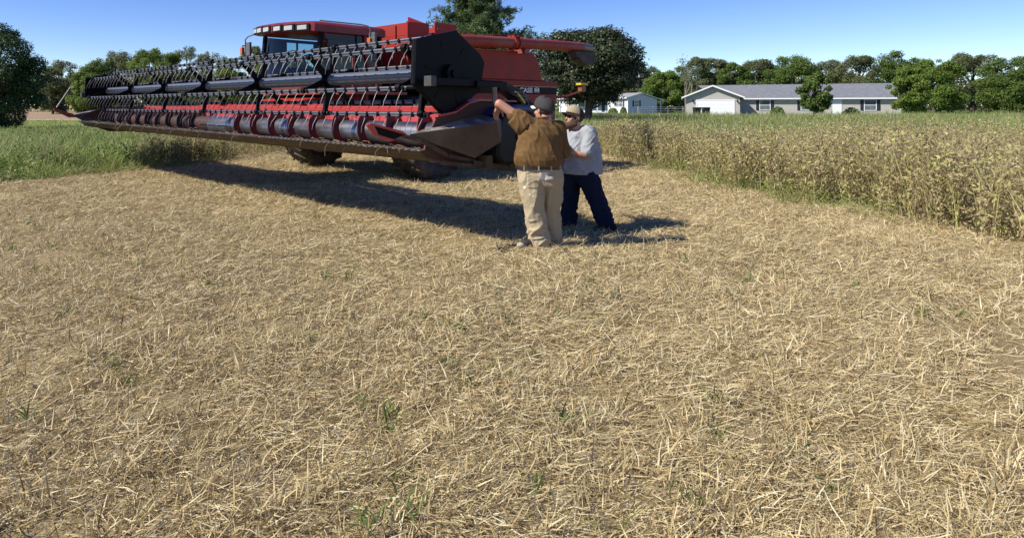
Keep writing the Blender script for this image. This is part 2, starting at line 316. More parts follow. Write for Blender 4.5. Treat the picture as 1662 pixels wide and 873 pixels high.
def build_header():
    P = combine
    # reel: tube > bats, spiders, tines
    tb = MB(); tb.tube([V(0.12, 0, HX), V(4, 0, HX), V(9, 0, HX), V(13.2, 0, HX)], 0.093, 24)
    for s in (1.55, 1.72): tb.ball(V(s, 0.092, HX + 0.015), 0.012)
    reel = tb.build('reel', M['tube'], P, smooth=True)
    bats = [(RR * math.cos(PHI - k * math.pi / 3), HX + RR * math.sin(PHI - k * math.pi / 3)) for k in range(6)]
    step = 0.236; N = int(12.75 / step)
    for k, (a, h) in enumerate(bats):
        b = MB(); b.tube([V(0.24, a, h), V(13.15, a, h)], 0.018, 8)
        b.box(V(0.3, a - 0.006, h - 0.038), V(13.1, a + 0.006, h - 0.012))
        for i in range(N + 1):                              # dark clips that hold the tines
            s = 0.34 + i * step
            b.tube([V(s - 0.022, a, h), V(s + 0.022, a, h)], 0.025, 8, 1)
            b.box(V(s - 0.016, a - 0.015, h - 0.045), V(s + 0.016, a + 0.03, h + 0.01), 1)
        b.tube([V(0.10, a, h), V(0.26, a, h)], 0.028, 8, 1)
        b.build('reel_bat', [M['bat'], M['blackmatte']], reel, smooth=True)
    for s in (0.42, 2.56, 4.64, 6.80, 8.86, 10.97, 12.95):
        m_ = MB(); m_.tube([V(s - 0.05, 0, HX), V(s + 0.05, 0, HX)], 0.125, 16)
        m_.tube([V(s - 0.012, 0, HX), V(s + 0.012, 0, HX)], 0.17, 12)
        for k, (a, h) in enumerate(bats):
            ca, sa = a / RR, (h - HX) / RR
            m_.bar(V(s, 0.10 * ca, HX + 0.10 * sa), V(s, a * 0.98, HX + (h - HX) * 0.98), 0.125, 0.028, (0, 1, 0), w1=0.06)
            m_.bar(V(s + 0.035, 0.10 * ca, HX + 0.10 * sa), V(s + 0.035, a * 0.97, HX + (h - HX) * 0.97), 0.025, 0.06, (0, 1, 0))
            m_.tube([V(s - 0.04, a, h), V(s + 0.04, a, h)], 0.05, 8)
            a2, h2 = bats[(k + 1) % 6]
        for q in range(8):
            t_ = q * math.pi / 4; m_.tube([V(s - 0.03, 0.14 * math.cos(t_), HX + 0.14 * math.sin(t_)), V(s + 0.03, 0.14 * math.cos(t_), HX + 0.14 * math.sin(t_))], 0.013, 6)
        m_.build('reel_spider', M['black'], reel, smooth=False)
    tm = MB(); tm.tube([(0, 0, -0.03), (0.045, 0, -0.085), (0.105, 0, -0.19), (0.122, 0, -0.275)], [0.006, 0.0055, 0.0045, 0.0035], 5)
    t0 = tm.build('tine', M['tine'], reel, smooth=True); rest = MB(); cnt = 0
    order = [(0, i) for i in range(36)] + [(1, i) for i in range(18)] + [(5, i) for i in range(20)] + [(2, i) for i in range(26)]
    # bats k: 0 front upper, 1 front lower, 2 bottom, 3 rear lower, 4 rear, 5 top
    own = set(order)
    for k, (a, h) in enumerate(bats):
        for i in range(N + 1):
            s = 0.34 + i * step; p = V(s, a + 0.02, h)
            bt = 3.2 if random.random() < 0.09 else 1.0; jx = random.uniform(-0.014, 0.014) * bt; jy = random.uniform(-0.014, 0.014) * bt
            if (k, i) in own:
                if cnt == 0: o = t0
                else: o = t0.copy(); C.objects.link(o); o.parent = reel
                o.location = p; o.rotation_euler = (jy * 4, jx * 5, 0); cnt += 1
            else:
                rest.tube([p + Vector(q) for q in ((0, 0, -0.03), (0.045 + jx * .3, jy * .3, -0.085), (0.105 + jx, jy, -0.19), (0.122 + jx * 1.5, jy * 2, -0.275))], [0.006, 0.0055, 0.0045, 0.0035], 4)
    tag(rest.build('tine', M['tine'], reel, smooth=True), kind='stuff')
    # reel end plates
    hexa = [(-0.13, 2.70), (0.60, 2.545), (0.625, 2.0), (0.07, 1.60), (-0.60, 1.92), (-0.69, 2.32), (-0.60, 2.42)]
    for s, sgn in ((0.03, -1), (13.30, 1)):
        if sgn > 0: hexa = [(a * 0.84, 2.13 + (h - 2.13) * 0.88) for a, h in hexa]
        m_ = MB(); m_.prism([V(s, a, h) for a, h in hexa], (0, 0.03 * -1, 0) if sgn > 0 else (0, 0.03, 0))
        n = len(hexa)
        for i in range(n):                                  # folded rim
            p, q = hexa[i], hexa[(i + 1) % n]
            m_.bar(V(s + 0.015, *p), V(s + 0.015, *q), 0.055, 0.012, (0, 0, 1) if abs(p[1] - q[1]) < 0.3 else (1, 0, 0))
        for i in range(6):                                  # pressed ribs
            t_ = PHI + i * math.pi / 3 + 0.5
            if sgn > 0: continue
            m_.bar(V(s - 0.005 * sgn * -1, 0.18 * math.cos(t_), 2.15 + 0.18 * math.sin(t_)), V(s - 0.012, 0.44 * math.cos(t_), 2.15 + 0.42 * math.sin(t_)), 0.03, 0.05, (0, 1, 0))
        m_.tube([V(s - 0.10, 0, HX), V(s + 0.02, 0, HX)], 0.12, 18)
        m_.tube([V(s - 0.13, 0, HX), V(s - 0.10, 0, HX)], 0.05, 10)
        for (a, h) in ((0.32, 2.36), (0.2, 2.5), (-0.3, 2.3), (-0.38, 2.15), (-0.15, 1.85), (0.3, 1.9), (-0.05, 2.42)):
            m_.tube([V(s - 0.02, a, h), V(s + 0.01, a, h)], 0.018, 7)
        m_.build('reel_end_plate', M['black'], P, bevel=0.004)
    # reel lift arms, cylinders
    for s in (-0.12, 13.52):
        m_ = MB(); m_.box(V(s, 0.56, 1.98), V(s - 0.09, -0.45, 2.07)); m_.box(V(s + 0.01, 0.58, 1.965), V(s - 0.115, 0.49, 2.09), 1)
        m_.box(V(s + 0.02, -0.25, 1.97), V(s - 0.13, -0.86, 2.05)); m_.box(V(s - 0.03, -0.35, 2.05), V(s - 0.10, -0.8, 2.062), 0)
        m_.build('reel_arm', [M['black'], M['blackgrey']], P, bevel=0.006)
        m_ = MB(); m_.tube([V(s - 0.17, -0.53, 1.97), V(s - 0.17, -0.55, 1.76)], 0.034, 12); m_.tube([V(s - 0.17, -0.55, 1.77), V(s - 0.17, -0.57, 1.60)], 0.018, 10)
        m_.tube([V(s - 0.17, -0.56, 1.68), V(s - 0.17, -0.57, 1.55)], 0.038, 10, 1)
        m_.build('lift_cylinder', [M['steeldirty'], M['reddark']], P, smooth=True)
    # auger
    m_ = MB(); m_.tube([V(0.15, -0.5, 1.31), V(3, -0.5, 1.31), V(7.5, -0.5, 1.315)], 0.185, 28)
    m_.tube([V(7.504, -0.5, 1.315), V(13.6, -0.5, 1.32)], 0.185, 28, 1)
    drum = m_.build('header_auger', [M['steel'], M['steelbrown']], P, smooth=True)
    def flight(s0, s1, hand, fm):
        b = MB(); pitch = 0.66; n = int(abs(s1 - s0) / pitch * 26); vv = []; ff = []
        for i in range(n + 1):
            t = s0 + (s1 - s0) * i / n; a = hand * 2 * math.pi * (t - s0) / pitch + 0.8
            for (r_, ds) in ((0.18, -0.012), (0.315, -0.006), (0.315, 0.006), (0.18, 0.012)):
                vv.append(V(t + ds, -0.5 + r_ * math.cos(a), 1.315 + r_ * math.sin(a)))
        for i in range(n):
            for k in range(4): ff.append((i * 4 + k, i * 4 + (k + 1) % 4, (i + 1) * 4 + (k + 1) % 4, (i + 1) * 4 + k))
        b.add(vv, ff); b.build('auger_flight', fm, drum, smooth=True)
    flight(0.2, 6.6, 1, M['flight']); flight(13.5, 7.9, 1, M['steelbrown'])
    b = MB()
    for i in range(9):
        s = 6.7 + i * 0.14; t_ = i * 2.1; b.tube([V(s, -0.5, 1.31), V(s, -0.5 + 0.34 * math.cos(t_), 1.31 + 0.34 * math.sin(t_))], 0.012, 6)
    b.build('retracting_finger', M['steel'], drum)
    # trough floor, back sheet, top beam
    hz = lambda s: 1.185 + 0.0075 * s
    prof = [(0.50, -0.03), (0.40, -0.115), (0.12, -0.17), (-0.30, -0.235), (-0.62, -0.24), (-0.84, -0.10), (-0.90, 0.10), (-0.86, 0.10), (-0.80, -0.06), (-0.60, -0.195), (-0.30, -0.205), (0.12, -0.14), (0.50, -0.012)]
    m_ = MB(); ss = np.linspace(0.02, 13.75, 24); vv = []; ff = []; n = len(prof)
    for s in ss:
        wob = 0.012 * math.sin(s * 2.1) + 0.008 * math.sin(s * 5.3)
        for (a, dz) in prof: vv.append(V(s, a, hz(s) + dz + (wob if a < 0.45 and a > 0 else 0)))
    for i in range(len(ss) - 1):
        for k in range(n): ff.append((i * n + k, i * n + (k + 1) % n, (i + 1) * n + (k + 1) % n, (i + 1) * n + k))
    ff += [tuple(range(n))[::-1], tuple(range((len(ss) - 1) * n, len(ss) * n))]
    m_.add(vv, ff); m_.build('header_floor', M['pan'], P)
    m_ = MB(); m_.prism([V(0.05, a, h) for a, h in ((-0.86, 1.26), (-0.93, 1.55), (-1.05, 1.62), (-1.12, 1.60), (-0.98, 1.5), (-0.92, 1.26))], (0, -13.7, 0))
    for s in np.arange(0.8, 13.6, 1.05): m_.box(V(s, -0.93, 1.26), V(s + 0.05, -1.25, 1.5))
    m_.build('back_sheet', M['redbright'], P, bevel=0.006)
    m_ = MB(); m_.box(V(0.6, -1.18, 1.62), V(13.4, -1.36, 1.725)); m_.box(V(4.6, -1.36, 1.62), V(10.0, -1.5, 1.80)); m_.box(V(5.2, -1.19, 1.70), V(5.5, -1.4, 1.84)); m_.box(V(8.6, -1.19, 1.70), V(8.9, -1.4, 1.84))
    m_.build('header_beam', M['redbright'], P, bevel=0.012)
    m_ = MB(); m_.box(V(0.6, -1.15, 1.05), V(13.4, -1.30, 1.2)); m_.build('lower_frame_tube', M['reddark'], P, bevel=0.01)
    # cutter bar with knife guards
    m_ = MB()
    ss = np.linspace(-0.02, 13.8, 12)
    for s0, s1 in zip(ss[:-1], ss[1:]): m_.hull8([V(s0, 0.44, hz(s0) - 0.012), V(s0, 0.56, hz(s0) - 0.012), V(s0, 0.56, hz(s0) + 0.008), V(s0, 0.44, hz(s0) + 0.008)], [V(s1, 0.44, hz(s1) - 0.012), V(s1, 0.56, hz(s1) - 0.012), V(s1, 0.56, hz(s1) + 0.008), V(s1, 0.44, hz(s1) + 0.008)])
    cb = m_.build('cutter_bar', M['knife'], P)
    g = MB()
    for i in range(int(13.7 / 0.115)):
        s = 0.05 + i * 0.115; h = hz(s)
        g.add([V(s - 0.022, 0.50, h - 0.022), V(s + 0.022, 0.50, h - 0.022), V(s + 0.016, 0.50, h + 0.022), V(s - 0.016, 0.50, h + 0.022), V(s, 0.655, h - 0.008)], [(0, 1, 2, 3), (0, 4, 1), (1, 4, 2), (2, 4, 3), (3, 4, 0)])
    tag(g.build('knife_guard', M['knife'], cb), kind='stuff')
    g = MB(); rs = random.Random(4)
    for i in range(260):                                    # chaff and stalks caught on the knife and the pan
        s = rs.uniform(0.1, 13.6); a = rs.uniform(0.30, 0.60); h = hz(s) + 0.012; t = rs.uniform(0, 6.28); ln = rs.uniform(0.04, 0.22)
        p = V(s, a, h); q = p + Vector((math.cos(t) * ln * 0.5, math.sin(t) * ln, rs.uniform(-0.6, 0.25) * ln)); q.z = min(q.z, h + 0.06)
        if rs.random() < 0.10: q = p + Vector((0.12 + rs.uniform(0, 0.06), rs.uniform(-.1, .1), -rs.uniform(0.08, 0.26)))
        g.tube([p, (p + q) / 2 + Vector((0.03, 0, 0.02)), q], [0.004, 0.0035, 0.002], 4)
    tag(g.build('caught_straw', M['chaff'], cb), kind='stuff')
    # near end: end sheet, divider, shield, hoses
    m_ = MB(); m_.prism([V(0.0, a, h) for a, h in ((0.5, 1.15), (0.42, 1.36), (0.24, 1.63), (-0.05, 1.66), (-0.30, 1.78), (-0.50, 1.82), (-1.35, 1.80), (-1.45, 0.90), (-0.3, 0.92))], (0, 0.03, 0)); m_.build('end_sheet', M['enddirt'], P, bevel=0.004)
    m_ = MB(); m_.prism([V(0.06, a, h) for a, h in ((0.30, 1.615), (-0.05, 1.665), (-0.30, 1.785), (-0.5, 1.825), (-1.3, 1.805), (-1.3, 1.78), (-0.5, 1.79), (-0.28, 1.75), (-0.03, 1.635), (0.30, 1.585))], (0, 0.14, 0))
    m_.build('end_flange', M['redbright'], P, bevel=0.004)
    m_ = MB(); m_.prism([V(13.76, a, h) for a, h in ((0.5, 1.26), (0.35, 1.52), (-0.05, 1.66), (-1.35, 1.75), (-1.4, 0.95), (-0.3, 0.98))], (0, -0.03, 0)); m_.build('end_sheet', M['enddirt'], P, bevel=0.004)
    # divider cone at the near end
    T = V(-0.02, 0.80, 1.385); rt = V(0.04, -0.50, 1.62); rr = V(-0.34, -0.52, 1.52); rb = V(-0.16, -0.30, 1.05); rm = V(-0.30, -0.66, 1.25); ri = V(0.02, -0.45, 1.1); rk = V(-0.24, -0.78, 1.56)
    m_ = MB(); m_.add([T, rt, rr, rb, rm, ri, rk], [(0, 2, 1), (1, 2, 6), (0, 3, 2), (2, 3, 4), (2, 4, 6), (0, 5, 3), (0, 1, 5), (3, 5, 4), (1, 6, 4, 5)])
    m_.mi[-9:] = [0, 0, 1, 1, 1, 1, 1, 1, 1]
    dv = m_.build('crop_divider', [M['cone_top'], M['cone_side']], P, bevel=0.01)
    m_ = MB(); m_.bar(V(-0.03, 1.18, 1.44), V(-0.05, 0.55, 1.30), 0.05, 0.045); m_.bar(V(-0.05, 0.55, 1.30), V(-0.06, 0.12, 1.10), 0.06, 0.05); m_.bar(V(-0.06, 0.12, 1.10), V(-0.04, -0.45, 0.99), 0.09, 0.05)
    m_.build('divider_rail', M['pan'], dv, bevel=0.008)
    m_ = MB(); m_.prism([V(-0.055, a, h) for a, h in ((1.46, 1.515), (1.40, 1.535), (0.92, 1.43), (0.84, 1.385), (0.95, 1.405), (1.36, 1.50), (1.30, 1.40), (1.02, 1.33), (1.12, 1.315), (1.36, 1.40))], (0, 0.05, 0))
    m_.build('divider_tip', M['redbright'], dv, bevel=0.006)
    m_ = MB(); m_.prism([V(-0.045, a, h) for a, h in ((1.38, 1.505), (0.85, 1.395), (1.05, 1.33), (1.30, 1.40))], (0, 0.03, 0)); m_.build('tip_plate', M['blackmatte'], dv)
    m_ = MB(); m_.bar(V(-0.10, 0.25, 1.02), V(-0.10, -1.42, 0.82), 0.06, 0.05); m_.bar(V(-0.14, -0.3, 0.99), V(-0.16, -1.40, 0.83), 0.02, 0.07); m_.box(V(-0.05, -0.5, 0.9), V(-0.2, -0.62, 1.08)); m_.box(V(-0.05, -1.0, 0.9), V(-0.2, -1.1, 1.1))
    m_.build('lower_rail', M['pan'], P, bevel=0.006)
    m_ = MB(); m_.tube([V(-0.02, -0.95, 0.98), V(-0.12, -0.95, 0.98)], 0.10, 18); m_.tube([V(-0.12, -0.95, 0.98), V(-0.15, -0.95, 0.98)], 0.05, 12); m_.build('drive_pulley', M['reddark'], P, smooth=True)
    # dark shield with blue top
    m_ = MB(); poly = [(-0.62, 1.08), (-0.66, 1.50), (-0.78, 1.64), (-1.42, 1.64), (-1.50, 1.55), (-1.50, 0.98), (-1.38, 0.92), (-0.75, 0.96)]
    m_.prism([V(-0.02, a, h) for a, h in poly], (0, 0.26, 0)); sh = m_.build('drive_shield', M['shield'], P, bevel=0.035)
    m_ = MB(); m_.prism([V(-0.281, a, h) for a, h in ((-1.0, 1.42), (-1.38, 1.42), (-1.38, 1.16), (-1.02, 1.2))], (0, 0.014, 0)); m_.build('shield_panel', M['shield'], sh, bevel=0.006)
    m_ = MB(); m_.prism([V(0.04, a, h) for a, h in ((-0.62, 1.60), (-0.72, 1.70), (-1.0, 1.745), (-1.42, 1.74), (-1.48, 1.655), (-0.8, 1.65))], (0, 0.33, 0)); m_.build('shield_top', M['blue'], sh, bevel=0.03)
    # hoses and the yellow strut at the near end
    m_ = MB()
    for k in range(4):
        o_ = 0.05 * k
        m_.tube([V(-0.05, -0.75 - o_, 2.02), V(-0.12, -1.0 - o_, 2.03 - o_), V(-0.10, -1.35 - o_, 1.95 - o_), V(0.0, -1.7, 1.80 - o_), V(0.4, -2.0, 1.6)], 0.016, 7)
    m_.build('hydraulic_hose', M['hose'], P, smooth=True)
    m_ = MB(); m_.bar(V(0.0, -1.15, 1.84), V(0.0, -2.1, 1.62), 0.09, 0.12); m_.bar(V(-0.06, -0.9, 1.98), V(-0.02, -1.6, 1.66), 0.07, 0.07); m_.build('reel_brace', M['black'], P, bevel=0.006)
    m_ = MB(); m_.bar(V(-0.1, -1.24, 1.915), V(-0.1, -1.43, 1.765), 0.035, 0.05, (0, 1, 0)); m_.build('safety_strut', M['yellow'], P, bevel=0.005)
    # far divider, end shield, rod
    s = 13.78
    m_ = MB(); m_.add([V(s, 0.74, 1.46), V(s + 0.02, -0.30, 1.635), V(s - 0.06, -0.30, 1.20), V(s - 0.02, 0.40, 1.27), V(s + 0.25, -0.25, 1.45)], [(0, 1, 4), (0, 4, 3), (0, 3, 2), (0, 2, 1), (3, 4, 2), (1, 2, 4)])
    fd = m_.build('crop_divider', M['cone_side'], P, bevel=0.006)
    m_ = MB(); m_.add([V(s, 0.72, 1.475), V(s + 0.16, 0.70, 1.49), V(s + 0.25, -0.25, 1.66), V(s, -0.25, 1.645), V(s, 0.70, 1.46), V(s + 0.2, -0.25, 1.6)], [(0, 1, 2, 3), (0, 4, 1), (1, 4, 5, 2), (2, 5, 3), (3, 5, 4, 0)])
    m_.build('divider_plate', M['cone_top'], fd)
    m_ = MB(); m_.prism([V(s + 0.02, a, h) for a, h in ((1.22, 1.66), (0.70, 1.50), (0.62, 1.40), (0.82, 1.40), (1.20, 1.60))], (0, 0.06, 0)); m_.build('divider_tip', M['reddark'], fd, bevel=0.005)
    m_ = MB(); m_.tube([V(s, 1.14, 1.68), V(s, 0.76, 2.28)], [0.015, 0.011], 7); m_.build('marker_rod', M['rod'], fd, smooth=True)
build_header()

def build_body():
    P = combine
    # feeder house, axle, chassis
    m_ = MB(); m_.hull8([V(6.3, -1.3, 0.95), V(8.3, -1.3, 0.95), V(8.3, -1.3, 1.75), V(6.3, -1.3, 1.75)], [V(6.3, -4.0, 1.2), V(8.3, -4.0, 1.2), V(8.3, -4.0, 2.15), V(6.3, -4.0, 2.15)])
    m_.build('feeder_house', M['red'], P, bevel=0.02)
    m_ = MB(); m_.box(V(5.6, -3.9, 0.85), V(9.1, -9.5, 1.25)); m_.box(V(4.9, -4.6, 0.75), V(9.9, -5.0, 1.15)); m_.box(V(5.9, -4.1, 1.2), V(8.8, -9.8, 2.0)); m_.box(V(5.6, -9.0, 0.62), V(9.0, -9.3, 0.85))
    m_.build('chassis', M['blackmatte'], P, bevel=0.02)
    m_ = MB()
    for q in range(4): m_.box(V(5.35, -3.1, 0.85 + q * 0.3), V(5.75, -3.4, 0.88 + q * 0.3))
    m_.bar(V(5.38, -3.12, 0.8), V(5.38, -3.12, 2.0), 0.04, 0.04, (1, 0, 0)); m_.bar(V(5.72, -3.12, 0.8), V(5.72, -3.12, 2.0), 0.04, 0.04, (1, 0, 0)); m_.box(V(5.2, -2.6, 1.98), V(5.98, -4.2, 2.04))
    m_.tube([V(5.25, -2.62, 2.04), V(5.25, -2.62, 2.75), V(5.25, -3.3, 2.75), V(5.25, -3.3, 2.04)], 0.018, 7)
    m_.build('ladder', M['reddark'], P, bevel=0.004)
    # wheels
    def wheel(s, a, r, w):
        t = MB(); prof = [(r * 0.60, w * 0.36), (r * 0.72, w * 0.47), (r * 0.88, w * 0.5), (r * 0.955, w * 0.46), (r * 0.965, 0.25 * w), (r * 0.965, -0.25 * w), (r * 0.955, -w * 0.46), (r * 0.88, -w * 0.5), (r * 0.72, -w * 0.47), (r * 0.60, -w * 0.36)]
        n = 40; vv = []; ff = []; k = len(prof)
        for i in range(n):
            c_, s_ = math.cos(2 * math.pi * i / n), math.sin(2 * math.pi * i / n)
            for (q, y) in prof: vv.append(V(s + y, a + q * c_, r + q * s_))
        for i in range(n):
            for j in range(k): ff.append((i * k + j, i * k + (j + 1) % k, ((i + 1) % n) * k + (j + 1) % k, ((i + 1) % n) * k + j))
        t.add(vv, ff)
        for i in range(22):                                  # chevron lugs
            for sd in (-1, 1):
                a0 = 2 * math.pi * (i + 0.25 * (sd + 1)) / 22; a1 = a0 + 0.20
                p = [V(s + sd * 0.02 * w, a + r * 0.955 * math.cos(a1), r + r * 0.955 * math.sin(a1)), V(s + sd * 0.50 * w, a + r * 0.93 * math.cos(a0), r + r * 0.93 * math.sin(a0))]
                cen = V(s, a, r); mid = (p[0] + p[1]) / 2; up = Vector((mid.x - cen.x, 0, mid.z - cen.z)).normalized()
                t.bar(p[0] + up * 0.02, p[1] + up * 0.02, 0.055 * r / 0.95, 0.09, up)
        return t, prof
    def add_wheel(s, a, r, w, sd):
        t, prof = wheel(s, a, r, w); h = MB(); h.tube([V(s - w * 0.30, a, r), V(s + w * 0.30, a, r)], r * 0.6, 28)
        h.tube([V(s - w * 0.37, a, r), V(s - w * 0.30, a, r)], r * 0.2, 14); h.tube([V(s + w * 0.30, a, r), V(s + w * 0.37, a, r)], r * 0.2, 14)
        for q in range(8):
            c_, s_ = math.cos(q * math.pi / 4) * r * 0.4, math.sin(q * math.pi / 4) * r * 0.4
            h.tube([V(s - w * 0.33, a + c_, r + s_), V(s + w * 0.33, a + c_, r + s_)], 0.03, 6)
        rm_ = h.build('wheel', M['rim'], P, smooth=True); t.build('tyre', M['rubber'], rm_)
    add_wheel(5.15, -4.8, 0.98, 0.78, 1); add_wheel(9.65, -4.8, 0.98, 0.78, 1)
    add_wheel(5.5, -9.1, 0.68, 0.45, 1); add_wheel(9.1, -9.1, 0.68, 0.45, 1)
    # cab: frame, roof, panes
    sN, sF, aF, aB = 6.02, 8.50, -2.28, -4.15
    m_ = MB(); m_.box(V(sN, aF - 0.03, 1.98), V(sF, aB, 2.30)); m_.box(V(sN, aB + 0.06, 2.2), V(sF, aB, 3.45)); m_.box(V(sN + 0.03, aF - 0.1, 2.30), V(sN + 0.10, aB, 2.52)); m_.box(V(sF - 0.10, aF - 0.1, 2.30), V(sF - 0.03, aB, 2.40))
    cab = m_.build('cab', M['reddark'], P, bevel=0.015)
    m_ = MB()
    for s in (sN, sF - 0.09): m_.bar(V(s + 0.045, aF + 0.02, 2.28), V(s + 0.045, aF - 0.10, 3.46), 0.10, 0.09, (1, 0, 0)); m_.bar(V(s + 0.045, aB + 0.05, 2.28), V(s + 0.045, aB + 0.1, 3.46), 0.12, 0.09, (1, 0, 0))
    for s in (sN, sF - 0.05):
        m_.box(V(s, aF - 0.06, 3.36), V(s + 0.05, aB, 3.44))
        m_.bar(V(s + 0.03, -3.35, 2.28), V(s + 0.03, -3.35, 3.42), 0.05, 0.04, (1, 0, 0))
    m_.build('cab_pillar', M['black'], cab, bevel=0.008)
    # inner rear wall left open over the far side so that sky shows through the panes
    m_ = MB(); m_.box(V(sN + 0.1, aB + 0.08, 2.2), V(sF - 0.1, aB + 0.065, 3.40)); m_.box(V(sF - 0.03, aF - 0.04, 2.25), V(sF - 0.045, -3.02, 3.40)); m_.box(V(sF - 0.03, -3.86, 2.25), V(sF - 0.045, aB + 0.09, 3.40)); m_.box(V(sF - 0.03, -3.02, 2.25), V(sF - 0.045, -3.86, 2.72)); m_.build('cab_lining', M['interior'], cab)
    def bowed(n, bulge): return [(sN + 0.06 + (sF - sN - 0.12) * i / n, bulge * (1 - (2 * i / n - 1) ** 2)) for i in range(n + 1)]
    m_ = MB(); vv = []; ff = []
    for i, (s, b) in enumerate(bowed(10, 0.20)): vv += [V(s, aF + 0.02 + b, 2.25), V(s, aF - 0.10 + b, 3.42)]
    for i in range(10): ff.append((2 * i, 2 * i + 1, 2 * i + 3, 2 * i + 2))
    m_.add(vv, ff); m_.build('windscreen', M['glass'], cab, smooth=True)
    for s in (sN + 0.02, sF - 0.02):
        m_ = MB(); m_.add([V(s, aF - 0.02, 2.32), V(s, aF - 0.10, 3.38), V(s, aB + 0.08, 3.38), V(s, aB + 0.08, 2.36)], [(0, 1, 2, 3)]); m_.build('side_window', M['glass'], cab)
    # red curved door frame low on the near side
    m_ = MB(); m_.tube([V(sN - 0.01, aF - 0.1, 2.42), V(sN - 0.01, -3.2, 2.40), V(sN - 0.01, -3.62, 2.46), V(sN - 0.01, -3.70, 2.62), V(sN - 0.01, -3.62, 3.0), V(sN - 0.01, -3.60, 3.38)], 0.03, 8); m_.build('door_frame', M['red'], cab, smooth=True)
    m_ = MB(); m_.box(V(7.0, -3.3, 2.2), V(7.5, -3.75, 2.62)); m_.box(V(7.0, -3.72, 2.6), V(7.5, -3.88, 3.15)); m_.box(V(7.1, -3.74, 3.15), V(7.4, -3.84, 3.32)); m_.build('cab_seat', M['seat'], cab, bevel=0.05)
    m_ = MB(); m_.tube([V(7.25, -2.55, 2.25), V(7.25, -2.85, 2.78)], 0.035, 8)
    pts = [V(7.25 + 0.19 * math.cos(t), -2.88 + 0.1 * math.sin(t), 2.80 + 0.15 * math.sin(t)) for t in np.linspace(0, 2 * math.pi, 17)]; m_.tube(pts, 0.016, 6); m_.build('steering_wheel', M['blackmatte'], cab, smooth=True)
    # roof with bowed visor
    n = 14; lo_, hi_ = [], []
    def roof_outline(inset, back):
        pts = []
        for i in range(n + 1):
            u = i / n; s = sN - 0.06 + inset + (sF - sN + 0.12 - 2 * inset) * u; b = 0.26 * (1 - (2 * u - 1) ** 2) ** 0.8
            pts.append((s, aF + 0.16 + b - inset))
        return pts + [(sF + 0.06 - inset, back + inset), (sN - 0.06 + inset, back + inset)]
    def tilt(s): return 0.045 * (s - 7.0)
    rings = [(0.06, 3.40), (0.0, 3.425), (0.0, 3.57), (0.05, 3.625), (0.22, 3.665), (0.6, 3.68)]
    m_ = MB(); vv = []; ff = []; k = n + 3
    for (ins, h) in rings: vv += [V(s, a, h + tilt(s) - (0.05 * (-(a) - 2.2) if False else 0)) for s, a in roof_outline(ins, aB - 0.05)]
    for j in range(len(rings) - 1):
        for i in range(k): ff.append((j * k + i, j * k + (i + 1) % k, (j + 1) * k + (i + 1) % k, (j + 1) * k + i))
    ff += [tuple(range(k))[::-1], tuple(range((len(rings) - 1) * k, len(rings) * k))]
    m_.add(vv, ff); roof = m_.build('cab_roof', M['roofred'], cab, smooth=True)
    ol = roof_outline(-0.008, aB)
    for i in (1.6, 3.8, 6.0, 8.6, 10.7, 12.4):
        i0 = int(i); fr_ = i - i0; s = ol[i0][0] * (1 - fr_) + ol[i0 + 1][0] * fr_; a = ol[i0][1] * (1 - fr_) + ol[i0 + 1][1] * fr_
        tx = Vector((ol[i0 + 1][1] - ol[i0][1], -(ol[i0 + 1][0] - ol[i0][0]), 0)).normalized(); nn = Vector((0, 0, 1)).cross(tx); nn = nn if nn.x > 0 else -nn
        c_ = V(s, a, 3.50 + tilt(s)); w = 0.135
        def quad(off, ww, hh): return [c_ + nn * off + tx * sx * ww + Vector((0, 0, sz * hh)) for sx, sz in ((-1, -1), (1, -1), (1, 1), (-1, 1))]
        m_ = MB(); m_.hull8(quad(-0.05, w + 0.06, 0.078), quad(0.010, w + 0.06, 0.078)); bz = m_.build('roof_light', M['blackmatte'], cab)
        m_ = MB(); m_.hull8(quad(0.011, w, 0.052), quad(0.022, w * 0.96, 0.048)); m_.build('lamp_lens', M['lamp'], bz) if False else m_.build('roof_light_lens', M['lamp'], cab)
    # mirrors
    def mirror(path, c, lamp):
        m_ = MB(); m_.tube(path, 0.017, 7)
        m_.box(c + Vector((-0.03, -0.10, -0.17)), c + Vector((0.03, 0.10, 0.17)))
        o = m_.build('mirror', M['mirrorgrey'], cab, bevel=0.012)
        m_ = MB(); m_.box(lamp + Vector((-0.045, -0.055, -0.09)), lamp + Vector((0.04, 0.055, 0.09))); m_.build('marker_lamp', M['orange'], cab, bevel=0.012)
    mirror([V(8.45, aF + 0.1, 3.55), V(8.9, aF + 0.15, 3.48), V(9.08, aF + 0.12, 3.42), V(9.10, aF + 0.1, 3.08)], V(8.98, aF + 0.08, 3.18), V(9.28, aF + 0.1, 3.15))
    m_ = MB(); m_.box(V(9.0, aF + 0.1, 3.26), V(9.3, aF + 0.07, 3.29)); m_.build('mirror_bracket', M['blackmatte'], cab)
    mirror([V(6.0, aF + 0.0, 3.62), V(5.35, -2.95, 3.52), V(5.22, -3.03, 3.48), V(5.18, -3.06, 3.40), V(5.18, -3.06, 3.26)], V(5.14, -3.10, 3.17), V(5.20, -3.06, 3.13))
    # grain tank with extensions
    m_ = MB(); m_.box(V(5.62, -4.62, 2.3), V(9.1, -6.4, 3.42)); m_.box(V(5.62, -4.62, 3.424), V(9.1, -4.66, 3.74)); m_.box(V(5.62, -4.665, 3.424), V(5.66, -5.35, 3.76)); m_.box(V(9.06, -4.665, 3.424), V(9.1, -6.5, 3.76)); m_.box(V(5.9, -6.46, 3.424), V(9.055, -6.5, 3.84))
    m_.prism([V(5.66, -4.665, 3.76), V(5.66, -5.3, 3.76), V(5.9, -4.9, 3.92)], (0, -0.02, 0))
    m_.box(V(5.66, -5.6, 3.45), V(5.70, -6.4, 3.82)); m_.box(V(5.64, -5.8, 3.30), V(5.68, -6.0, 3.5))
